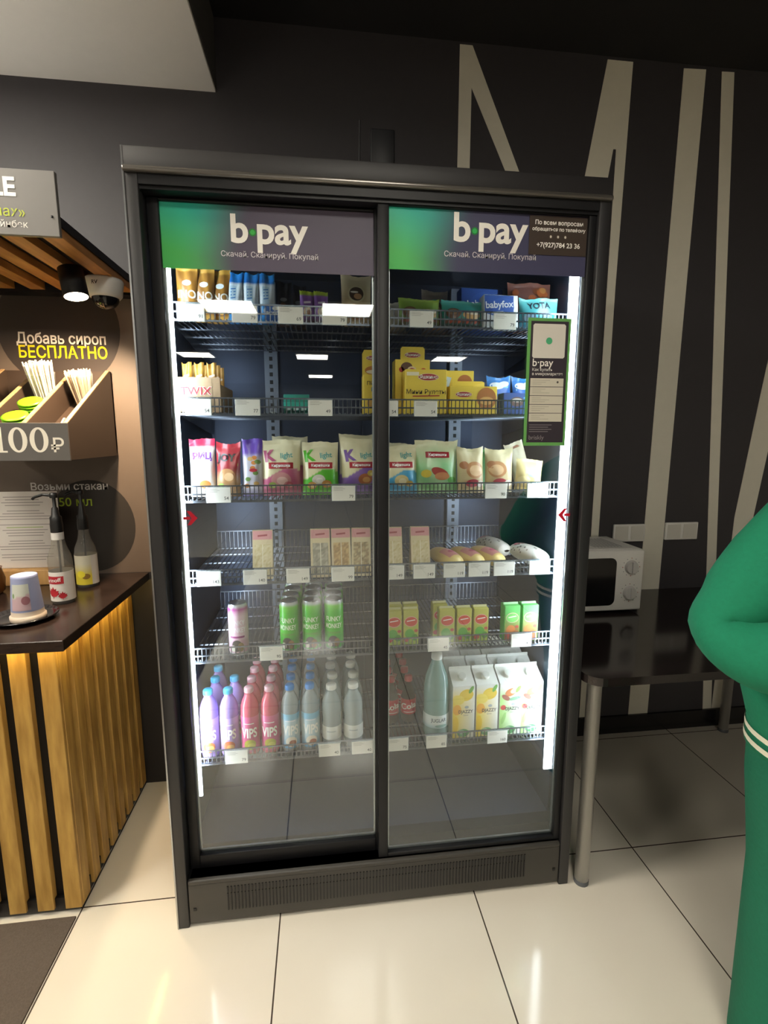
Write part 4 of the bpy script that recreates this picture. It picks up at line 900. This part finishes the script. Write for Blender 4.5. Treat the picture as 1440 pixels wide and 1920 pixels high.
# wall box with compartments
t = empty('straw_holder', (-.31, .30, 1.351)); tag(t, 'sloping wooden compartment box on the wall with a price board', 'holder')
def side(x): return MB().prismx([(0, 0), (.352, 0), (.352, .300), (.335, .300), (0, .108)], x-.012, x)
for i, x in enumerate((0, -.115, -.23, -.345)):
    o = side(x).build('divider', mat('dark_ply', '#3a2c22', .55), t)
    MB().prismx([(0, .108), (.335, .300), (.335, .303), (0, .111)], x-.012, x).build('divider_edge', BOXW, o)
MB().prismx([(0, 0), (0, .025), (.344, .025+.54*.344), (.344, 0)], -.345, -.012).build('base', MATS['dark_ply'], t); MB().box(-.357, .345, .01, 0, .352, .30).build('back_panel', MATS['dark_ply'], t)
MB().box(-.40, -.006, -.002, .002, -.0003, .110, bev=.0008, seg=1).build('price_board', mat('grey_price_board', '#5a5653', .5), t)
b = MB(); f = front(-.0063); cr = hx('#ddd6c8')
def zero(x):
    n = 28; P = [(x+.026*math.cos(2*PI*i/n), .060+.037*math.sin(2*PI*i/n)) for i in range(n)]; Q = [(x+.0125*math.cos(2*PI*i/n), .060+.031*math.sin(2*PI*i/n)) for i in range(n)]
    b.add([f(a, c, .0004) for a, c in P+Q], [(i, (i+1) % n, n+(i+1) % n, n+i) for i in range(n)], cr)
zero(-.080); zero(-.138)
b.poly(f, [(-.193, .028), (-.181, .028), (-.181, .097), (-.186, .097), (-.193, .092)], cr, .0004); b.poly(f, [(-.205, .023), (-.169, .023), (-.169, .028), (-.205, .028)], cr, .0004); b.poly(f, [(-.205, .082), (-.193, .088), (-.193, .092), (-.205, .086)], cr, .0004)
b.text(f, '₽', -.030, .024, .058, cr, .0004, bold=.01); b.build('lettering', FLAT, t)
BX, BY, BZ = -.31, .30, 1.351
incl = lambda yy: BZ+.025+.54*yy                 # the sloping floor of the box
def cupful(name, stickname, x, yy, r1, r2, h, n, sl, scol, label, cat):
    t = empty(name, (x, BY+yy, incl(yy)+r1*.30)); t.rotation_euler = (.30, 0, 0); tag(t, label, cat)
    MB().lathe([(r1, 0), (r2, h), (r2+.001, h)], 22, cap=False).build('cup', CLEAR, t); MB().lathe([(r1, 0.0), (r1, .002)], 22).build('cup_base', CLEAR, t)
    rr = random.Random(n); b = MB()
    for k in range(n):
        a, q = rr.uniform(0, 2*PI), math.sqrt(rr.random()); p = (r1*.85*q*math.cos(a), r1*.85*q*math.sin(a), .003); e = (r2*.98*q*math.cos(a), r2*.98*q*math.sin(a), sl*rr.uniform(.95, 1.03)); b.bar(p, e, .0022, 6, scol)
    o = b.build(stickname, PLAS, t); o['kind'] = 'stuff'; return t
cupful('straw_cup', 'straws', BX-.168, .245, .029, .042, .115, 150, .150, hx('#f0e6d8'), 'clear cup packed with white straws in the middle compartment', 'cup of straws')
cupful('stirrer_cup', 'stirrers', BX-.058, .262, .026, .042, .105, 130, .118, hx('#e0c2a6'), 'clear cup packed with wooden stirrers in the right compartment', 'cup of stirrers')
lid = MB().lathe([(.0, 0), (.030, 0), (.036, .003), (.036, .006), (.028, .009), (.026, .009), (0, .009)], 26, col=hx('#86d01e')); l0 = lid.build('cup_lid', PLAS); k = 0
th = math.atan(.54)
for sy, n, nm in ((.165, 8, 'upper'), (.075, 8, 'lower')):
    for i in range(n):
        o = l0 if k == 0 else dup(l0, (0, 0, 0)); k += 1; d = .0012+i*.0092
        tag(o, 'neon green lid in the '+nm+' stack of the holder, '+['bottom one', 'second up', 'third up', 'fourth up', 'fifth up', 'sixth up', 'seventh up', 'top one'][i], 'lid', 'neon green lids')
        o.location = (BX-.1665, BY+sy-d*math.sin(th), incl(sy)+.004+d*math.cos(th)); o.rotation_euler = (th, 0, 0)
for i in range(3):
    o = MB().box(-.003, -.05, 0, .003, .05, .0015, hx('#d9b79c')).build('stirrer', PLAS); tag(o, 'loose wooden stirrer in the right compartment, '+['right', 'middle', 'left'][i]+' of three', 'stirrer', 'loose stirrers')
    o.location = (BX-.035-.014*i, BY+.075, incl(.075)+.022+.003*i); o.rotation_euler = (th+.25, 0, .3-.2*i)

# things on the worktop
ZT = .90
t = empty('menu_stand', (-.60, .56, ZT)); tag(t, 'white printed sheet in a stand with a wooden foot, left end of worktop', 'menu stand')
o = MB().box(-.13, -.035, 0, .12, .035, .055, bev=.003).build('foot', mat_wood('pale_wood_foot', '#b98a52', '#d6a86a', .5), t)
b = MB(); b.box(-.12, -.001, .056, .112, .001, .330, hx('#d9d2cb'), bev=.0004, seg=1); fs_ = front(-.001); rr = random.Random(4)
for k in range(24):
    z = .310-k*.0098
    if k in (4, 9, 15, 20): continue
    wl = rr.uniform(.05, .095); b.poly(fs_, [(-.004-wl, z), (-.004+wl, z), (-.004+wl, z+.0022), (-.004-wl, z+.0022)], hx('#8a8482') if k != 11 else hx('#8fae4a'), .0004)
b.build('sheet', CARD, t)
def syrup(x, y, R, H, neck_h, label_fn, label, rz, pump_h, spout):
    t = empty('syrup_bottle', (x, y, ZT), rz); tag(t, label, 'syrup bottle', 'syrup bottles with pumps')
    b = MB(); b.lathe([(R*.9, 0), (R, .006), (R, H*.50), (R*.94, H*.58), (R*.62, H*.70), (.0165, H*.80), (.0150, H*.97), (.0165, H)], 28); o = b.build('glass_bottle', SYRUP, t)
    l = MB(); label_fn(l, R); l.build('label', CARD, o)
    if H > .25: MB().lathe([(.0172, .222), (.0176, .225), (.0176, .2265)], 18, col=hx('#d8d4d0'), cap=False).lathe([(.0176, .2265), (.0176, .205), (.0172, .203)], 18, col=hx('#d8d4d0'), cap=False).build('neck_band', CARD, o)
    p = MB(); p.lathe([(.0175, H-.035), (.0178, H-.012), (.0165, H+.0), (.0165, H+.012), (.012, H+.016), (.009, H+pump_h*.5), (.005, H+pump_h*.55), (.005, H+pump_h)], 18)
    p.lathe([(.011, H+pump_h-.008), (.012, H+pump_h), (.010, H+pump_h+.007), (0, H+pump_h+.008)], 16)
    q = H+pump_h; p.tube([(0, 0, q-.002), (spout*.5, 0, q+.002), (spout*.9, 0, q-.006), (spout, 0, q-.012)], .0042, 8)
    p.bar((0, 0, .02), (0, 0, H), .003, 8)
    p.build('pump', BLACK_IN, t); return t
def lab1(l, R):
    r = R+.0006; l.lathe([(r, .012), (r, .045), (r, .085), (r, .105)], 28, col=hx('#dcd6cf'), cap=False); fn = cyl(r); l.grid(fn, -.045, .068, .020, .092, 14, 2, hx('#b0222e'), 0, .0005); l.text(fn, 'Barinoff', -.013, .074, .017, WHT, .0010, bold=.01, rot=.08)
    leaf = [(0, .026), (.004, .017), (.010, .020), (.009, .012), (.017, .013), (.014, .007), (.018, .004), (.007, -.006), (.001, -.006), (.001, -.012), (-.001, -.012), (-.001, -.006), (-.007, -.006), (-.018, .004), (-.014, .007), (-.017, .013), (-.009, .012), (-.010, .020), (-.004, .017)]
    for cx_, s in ((-.012, 1.0), (.014, .7)): l.poly(fn, [(cx_+a*s, .034+c*s-(.008 if s < 1 else 0)) for a, c in leaf], hx('#b0222e'), .0012)
def lab2(l, R):
    r = R+.0006; l.lathe([(r, .012), (r, .045), (r, .085), (r, .115)], 28, col=lambda a, z: hx('#cfc9b4') if z > .07 else hx('#d2bf3a'), cap=False); fn = cyl(r); l.ell(fn, .0, .042, .013, .010, hx('#8a6a2a'), .0005); l.ell(fn, -.016, .05, .014, .012, hx('#e3d23a'), .0008); l.grid(fn, .018, .012, .05, .115, 8, 2, hx('#c9c4bd'), 0, .0006)
syrup(-.382, .325, .0335, .262, .2, lab1, 'syrup bottle with red-banded label and black pump, nearer one', .0, .080, -.062)
syrup(-.385, .500, .0345, .238, .2, lab2, 'syrup bottle with yellow label and black pump, by the wall', .3, .095, -.045)
b = MB(); b.lathe([(0, .006), (.060, .006), (.082, .016), (.086, .017), (.084, .020), (.062, .010), (0, .010)], 36); o = b.build('round_tray', mat('black_tray', '#141215', .15)); o.location = (-.42, .180, ZT-.0058); tag(o, 'round black tray under the upturned paper cup', 'tray')
b = MB(); c1, c2 = hx('#8d93b4'), hx('#9aa0c0')
b.lathe([(.043, 0), (.0445, .004), (.0445, .014), (.041, .016), (.0400, .018), (.0395, .030)], 32, col=hx('#cdbba8')); b.lathe([(.0395, .030), (.036, .075), (.032, .124), (.0315, .130), (.029, .131), (.028, .127), (0, .127)], 32, col=lambda a, z: hx('#d9cfc4') if z > .1255 and z < .128 else c1)
rc = lambda z: .0395-(z-.03)*.080
fn = lambda u, v, o=0: ((rc(v)+.0006+o)*math.cos(-PI/2+u/.036), (rc(v)+.0006+o)*math.sin(-PI/2+u/.036), v)
b.grid(fn, -.020, .036, .026, .110, 12, 12, lambda u, v: hx('#b3979c') if v < .075+.25*u else hx('#b9bbb0')); b.ell(fn, .016, .064, .010, .012, hx('#86565e'), .0006); b.ell(fn, -.014, .078, .003, .007, hx('#6f8a5a'), .0006)
o = b.build('paper_cup', CARD); o.location = (-.402, .168, ZT+.0045); tag(o, 'upturned lilac paper cup standing on the round tray', 'paper cup')
b = MB(); b.lathe([(.030, 0), (.040, .01), (.044, .05), (.036, .085), (.038, .09)], 26); o = b.build('amber_jar', mat('amber_ceramic', '#7a4a24', .25)); o.location = (-.665, .44, ZT); tag(o, 'rounded amber jar at the left edge of the worktop', 'jar')

# ------------------------------------------------------------------ on top of the fridge
t = empty('modem', (.625, .20, FH)); tag(t, 'small upright black device with a thin antenna on top of the fridge', 'modem')
MB().box(-.034, -.012, 0, .034, .014, .180, bev=.004).build('casing', BLACK, t)
for x in (-.022, .022): MB().lathe([(.0025, .076), (.0025, .081)], 8, x, -.0125).build('screw', STEEL, t)
MB().bar((-.066, .004, 0), (-.062, .004, .205), .0022, 6).bar((-.066, .004, 0), (-.066, .004, .012), .006, 8).box(-.068, 0, .0, -.03, .008, .006).build('antenna', BLACK, t)

# ------------------------------------------------------------------ table, microwave and sockets on the right
t = empty('dining_table', (1.82, .36, 0)); tag(t, 'dark glossy laminate table with chrome legs right of the fridge', 'table')
b = MB(); cr_ = .055; x0_, x1_, y0_, y1_ = 1.207-1.82, 2.47-1.82, -.040-.36, .738-.36
pts = []
for cx_, cy_2, a in ((x0_+cr_, y0_+cr_, PI), (x1_-cr_, y0_+cr_, 1.5*PI), (x1_-cr_, y1_-cr_, 0), (x0_+cr_, y1_-cr_, .5*PI)):
    for k in range(7): q = a+PI/2*k/6; pts.append((cx_+cr_*math.cos(q), cy_2+cr_*math.sin(q)))
n = len(pts); b.add([(x, y, .694) for x, y in pts]+[(x, y, .72) for x, y in pts], [tuple(range(n))[::-1], tuple(range(n, 2*n))]+[(i, (i+1) % n, n+(i+1) % n, n+i) for i in range(n)])
b.build('tabletop', TABLETOP, t)
for x, y in ((1.247, .004), (2.42, .004), (1.247, .69), (2.36, .70)):
    b = MB(); b.lathe([(.012, .004), (.0215, .010), (.0215, .69), (.03, .69), (.03, .694)], 20, x-1.82, y-.36); o = b.build('leg', mat('satin_chrome', '#c4c2be', .33, metal=.75), t)
    MB().lathe([(.023, 0), (.023, .012), (.0215, .014)], 16, x-1.82, y-.36).build('foot_cap', mat('grey_foot_cap', '#5a5c60', .5), o)
t = empty('microwave', (1.465, .60, .72)); tag(t, 'white microwave oven with two round dials on the dark table', 'microwave')
b = MB(); b.box(-.24, -.125, .012, .240, .135, .258, bev=.006); b.build('body', WHITEPL, t)
b = MB(); b.box(-.24, -.140, .012, .236, -.126, .258, bev=.006)
b.build('front_panel', WHITEPL, t)
wp = []
for cx_, cz_, a in ((.095, .060, -PI/2), (.095, .205, 0), (-.19, .205, PI/2), (-.19, .060, PI)):
    for k in range(6): q = a+PI/2*k/5; wp.append((cx_+.024*math.cos(q), cz_+.024*math.sin(q)))
MB().prism(wp, -.1425, -.1395).build('door_window', DARKGL, t)
for z in (.190, .085):
    b = MB(); k_ = 20
    vs = []
    for yy, r in ((-.1405, .028), (-.152, .024)): vs += [(.182+r*math.cos(2*PI*i/k_), yy, z+r*math.sin(2*PI*i/k_)) for i in range(k_)]
    b.add(vs, [(i, (i+1) % k_, k_+(i+1) % k_, k_+i) for i in range(k_)]+[tuple(range(k_, 2*k_))]); b.box(.179, -.158, z-.022, .185, -.151, z+.022); b.build('dial', mat('dial_plastic', '#c2c0be', .4), t)
b = MB(); f = front(-.1402)
for z in (.190, .085):
    for i in range(12): a = 2*PI*i/12; b.ell(f, .182+.036*math.cos(a), z+.036*math.sin(a), .002, .002, hx('#b05a5a') if i % 3 == 0 else hx('#8d8f93'), .0004, 8)
b.build('dial_markings', FLAT, t)
b = MB(); b.box(-.20, -.11, .2575, .20, .11, .2595)
for i in range(9): b.box(.06+.014*i, -.08, .2597, .065+.014*i, .08, .2602, mi=1)
b.build('top_cover', [WHITEPL, mat('grey_slot', '#9a9a9a', .5)], t)
for x in (-.2, .2): MB().box(x-.015, -.10, 0, x+.015, .10, .013).build('foot', BLACK_IN, t)
def socket(x, z, w, label):
    t = empty('wall_socket', (x, YW-.0015, z)); tag(t, label, 'socket', 'white wall sockets')
    MB().box(-w/2, -.012, -.040, w/2, 0, .040, bev=.003).build('plate', WHITEPL, t)
    b = MB()
    for s in (-1, 1): b.box(s*w/4-w/4+.006, -.0128, -.032, s*w/4+w/4-.006, -.011, .032, bev=.001, seg=1)
    b.build('insert', mat('socket_insert', '#cfccc4', .4), t)
    return t
socket(1.818, .987, .152, 'white double wall socket just above the microwave'); socket(2.076, .990, .160, 'white double wall socket right of the wide pale stroke')

# ------------------------------------------------------------------ the person at the right edge
def skin(name, verts, edges, radii, m, parent=None, sub=2, root=0):
    me = bpy.data.meshes.new(name); me.from_pydata([tuple(v) for v in verts], edges, []); o = bpy.data.objects.new(name, me); C.objects.link(o)
    o.modifiers.new('s', 'SKIN')
    if not me.skin_vertices: me.skin_vertices.new()
    for i, r in enumerate(radii):
        r = r if isinstance(r, tuple) else (r, r); me.skin_vertices[0].data[i].radius = r; me.skin_vertices[0].data[i].use_root = (i == root)
    sb = o.modifiers.new('u', 'SUBSURF'); sb.levels = sub; sb.render_levels = sub
    bpy.context.view_layer.update()
    m2 = bpy.data.meshes.new_from_object(o.evaluated_get(bpy.context.evaluated_depsgraph_get())); m2.name = name
    o2 = bpy.data.objects.new(name, m2); bpy.data.objects.remove(o); C.objects.link(o2)
    m2.materials.clear(); m2.materials.append(m)
    for p in m2.polygons: p.use_smooth = True; p.material_index = 0
    if parent: o2.parent = parent
    return o2
SKINM = mat('skin', '#c99a80', .55); GREEN = mat('green_fleece', '#0c7a58', .9, noise=.12, nscale=120, bump=.25)
TROU = mat('green_trousers', '#126c50', .9, noise=.12, nscale=120, bump=.25); HAIR = mat('brown_hair', '#8a5a30', .45, noise=.3, nscale=60)
PX, PY = 1.512, -.50
# body (local to hips on the floor), facing -Y
bv = [(0, 0, .86), (0, .01, 1.05), (0, .01, 1.22), (0, .01, 1.33), (0, 0, 1.40), (0, -.01, 1.47), (0, -.015, 1.545),
      (.085, 0, .82), (.084, -.0, .46), (.078, .02, .09), (.078, -.12, .038),
      (-.085, 0, .82), (-.084, -.0, .46), (-.078, .02, .09), (-.078, -.12, .038),
      (.13, .012, 1.25), (.305, .012, 1.085), (.10, -.165, 1.083),
      (-.13, .012, 1.25), (-.312, .012, 1.062), (-.10, -.19, 1.06)]
be = [(0, 1), (1, 2), (2, 3), (3, 4), (4, 5), (5, 6), (0, 7), (7, 8), (8, 9), (9, 10), (0, 11), (11, 12), (12, 13), (13, 14), (3, 15), (15, 16), (16, 17), (3, 18), (18, 19), (19, 20)]
br_ = [(.12, .09), (.11, .085), (.11, .08), (.055, .05), .046, (.072, .085), (.062, .07), .078, .05, .036, .032, .070, .046, .034, .032, .036, .028, .024, .036, .028, .024]
person = skin('person', bv, be, br_, SKINM); person.location = (PX, PY, 0)
tag(person, 'person in a green tracksuit with folded arms at the right edge', 'person')
# head details
b = MB(); b.bar((0, -.088, 1.485), (0, -.108, 1.462), .008, 8, r2=.012); b.build('nose', SKINM, person)
for s in (-1, 1):
    b = MB()
    for k in range(6): a = PI*k/5
    b.lathe([(.0, 1.488), (.010, 1.494), (.0, 1.500)], 12, s*.030, -.078); b.build('eye', DARKGL, person)
MB().box(-.022, -.088, 1.432, .022, -.078, 1.440, bev=.003).build('mouth', mat('lips', '#a85a55', .5), person)
# hands: palm and five fingers, resting on the folded forearms
for s, (hx_, hy_, hz_) in ((1, (.10, -.165, 1.083)), (-1, (-.10, -.19, 1.06))):
    d = -s; V = []; E_ = []; Rr = []
    V.append((hx_, hy_, hz_)); Rr.append(.022); V.append((hx_+d*.05, hy_-.012, hz_+.004)); Rr.append((.024, .016)); V.append((hx_+d*.085, hy_-.014, hz_+.006)); Rr.append((.030, .014)); E_ += [(0, 1), (1, 2)]
    for k, L in enumerate((.060, .070, .066, .052)):
        i = len(V); z = hz_+.030-k*.019
        V += [(hx_+d*(.10), hy_-.014, z), (hx_+d*(.10+L*.5), hy_-.012, z-.002), (hx_+d*(.10+L), hy_+.006, z-.005)]; Rr += [.0085, .008, .007]; E_ += [(2, i), (i, i+1), (i+1, i+2)]
    i = len(V); V += [(hx_+d*.065, hy_-.025, hz_+.035), (hx_+d*.095, hy_-.03, hz_+.050)]; Rr += [.010, .008]; E_ += [(1, i), (i, i+1)]
    skin('hand', V, E_, Rr, SKINM, person, 1)
# trousers and jacket: lofted rings that follow the body
def loft(name, rings, m, parent, n=40, fold=0.0, seed=1, cap=True):
    """rings: (x, y, z, rx, ry, power)"""
    b = MB(); vs = []; rnd = random.Random(seed); p1, p2 = rnd.uniform(0, 6), rnd.uniform(0, 6)
    for x, y, z, rx, ry, pw in rings:
        for i in range(n):
            a = 2*PI*i/n; c, s_ = math.cos(a), math.sin(a)
            g = 1+fold*(math.sin(3*a+p1+9*z)*.5+math.sin(5*a+p2-14*z)*.5)
            vs.append((x+g*rx*math.copysign(abs(c)**pw, c), y+g*ry*math.copysign(abs(s_)**pw, s_), z))
    L = len(rings); b.add(vs, [(k*n+i, k*n+(i+1) % n, (k+1)*n+(i+1) % n, (k+1)*n+i) for k in range(L-1) for i in range(n)], smooth=True)
    if cap: b.add(vs[:n], [tuple(range(n))[::-1]]); b.add(vs[-n:], [tuple(range(n))])
    return b.build(name, m, parent)
def spread(ctrl, n):
    out = []
    for k in range(n+1):
        t = k/n*(len(ctrl)-1); i = min(int(t), len(ctrl)-2); f_ = t-i; f_ = f_*f_*(3-2*f_)
        out.append(tuple(ctrl[i][j]*(1-f_)+ctrl[i+1][j]*f_ for j in range(6)))
    return out
for s in (-1, 1):
    loft('trouser_leg', spread([(s*.078, .02, .022, .066, .082, 1), (s*.080, .02, .25, .070, .080, 1), (s*.084, .01, .50, .078, .088, 1), (s*.092, 0, .70, .094, .110, 1), (s*.085, 0, .84, .100, .125, 1)], 20), TROU, person, fold=.03, seed=s+5)
loft('trouser_seat', spread([(0, 0, .72, .140, .098, 1), (0, 0, .79, .172, .124, 1), (0, 0, .93, .170, .120, 1)], 8), TROU, person)
HEM = [(0, 0, .776, .186, .138, 1), (0, 0, .779, .199, .148, .95), (0, 0, .834, .199, .148, .95), (0, 0, .842, .202, .151, .95)]
body_r = [(0, 0, .840, .204, .153, .95), (0, 0, .90, .220, .168, .95), (0, .0, 1.02, .225, .168, .95), (0, .01, 1.12, .215, .160, .92), (0, .01, 1.20, .198, .148, .9), (0, .012, 1.265, .165, .120, .9), (0, .012, 1.325, .112, .090, 1), (0, .005, 1.365, .078, .075, 1), (0, .0, 1.392, .068, .066, 1)]
jk = loft('jacket', spread(body_r, 44), GREEN, person, n=56, fold=.018, seed=3)
loft('hem_band', HEM, GREEN, jk, n=56)
for z in (.794, .818): loft('hem_stripe', [(0, 0, z-.0055, .2005, .1495, .95), (0, 0, z+.0055, .2005, .1495, .95)], mat('cream_stripe', '#e6e2cc', .8), jk, n=56, cap=False)
def sleeve(path, seed):
    """tube with wrinkles that follows shoulder, elbow and forearm"""
    P = [Vector(p[:3]) for p in path]; Rr = [p[3] for p in path]; N = 60; pts = []; rr = []
    for k in range(N+1):
        t = k/N*(len(P)-1); i = min(int(t), len(P)-2); f_ = t-i
        p0, p1, p2, p3 = P[max(0, i-1)], P[i], P[i+1], P[min(len(P)-1, i+2)]
        pts.append(.5*((2*p1)+(-p0+p2)*f_+(2*p0-5*p1+4*p2-p3)*f_*f_+(-p0+3*p1-3*p2+p3)*f_**3)); rr.append(Rr[i]*(1-f_)+Rr[i+1]*f_)
    b = MB(); n = 30; vs = []; up = Vector((0, 1, .2)).normalized(); rnd = random.Random(seed); q = rnd.uniform(0, 6)
    for k, p in enumerate(pts):
        d = (pts[min(N, k+1)]-pts[max(0, k-1)]).normalized(); a = d.cross(up).normalized(); c = a.cross(d)
        t = k/N
        for i in range(n):
            w = 2*PI*i/n; r = rr[k]*(1+.035*math.sin(26*t+2*math.sin(w+q))*math.exp(-((t-.52)/.22)**2)+.02*math.sin(2*w+9*t+q))
            vs.append(p+(a*math.cos(w)+c*math.sin(w))*r)
    b.add(vs, [(k*n+i, k*n+(i+1) % n, (k+1)*n+(i+1) % n, (k+1)*n+i) for k in range(N) for i in range(n)], smooth=True); b.add(vs[-n:], [tuple(range(n))])
    return b.build('sleeve', GREEN, jk)
sleeve([(-.08, .01, 1.325, .05), (-.150, .012, 1.262, .074), (-.215, .015, 1.185, .076), (-.278, .02, 1.110, .066), (-.326, .01, 1.058, .044), (-.285, -.05, 1.030, .062), (-.19, -.13, 1.045, .070), (-.08, -.200, 1.065, .060), (-.07, -.205, 1.065, .05)], 1)
sleeve([(.08, .01, 1.325, .05), (.150, .012, 1.262, .074), (.215, .015, 1.185, .076), (.278, .02, 1.118, .066), (.312, .01, 1.085, .050), (.25, -.07, 1.065, .066), (.17, -.13, 1.075, .068), (.09, -.17, 1.085, .060), (.08, -.175, 1.085, .05)], 2)
# hair falling over the shoulders
hv = [(0, .015, 1.535), (0, .055, 1.45), (0, .085, 1.37), (0, .100, 1.28), (-.075, .015, 1.49), (-.088, -.02, 1.41), (-.105, -.065, 1.345), (.075, .015, 1.49), (.088, -.02, 1.41), (.105, -.065, 1.345)]
skin('hair', hv, [(0, 1), (1, 2), (2, 3), (0, 4), (4, 5), (5, 6), (0, 7), (7, 8), (8, 9)], [(.086, .080), (.080, .055), (.074, .034), (.05, .02), .034, .030, .016, .034, .030, .016], HAIR, person)
for s in (-1, 1):
    b = MB(); b.box(s*.082-.046, -.19, 0.0, s*.082+.046, .075, .022, hx('#e2e0da'), bev=.01); b.box(s*.082-.042, -.18, .02, s*.082+.042, .07, .075, hx('#d8d8d4'), bev=.025, seg=3); b.build('shoe', PLAS, person)
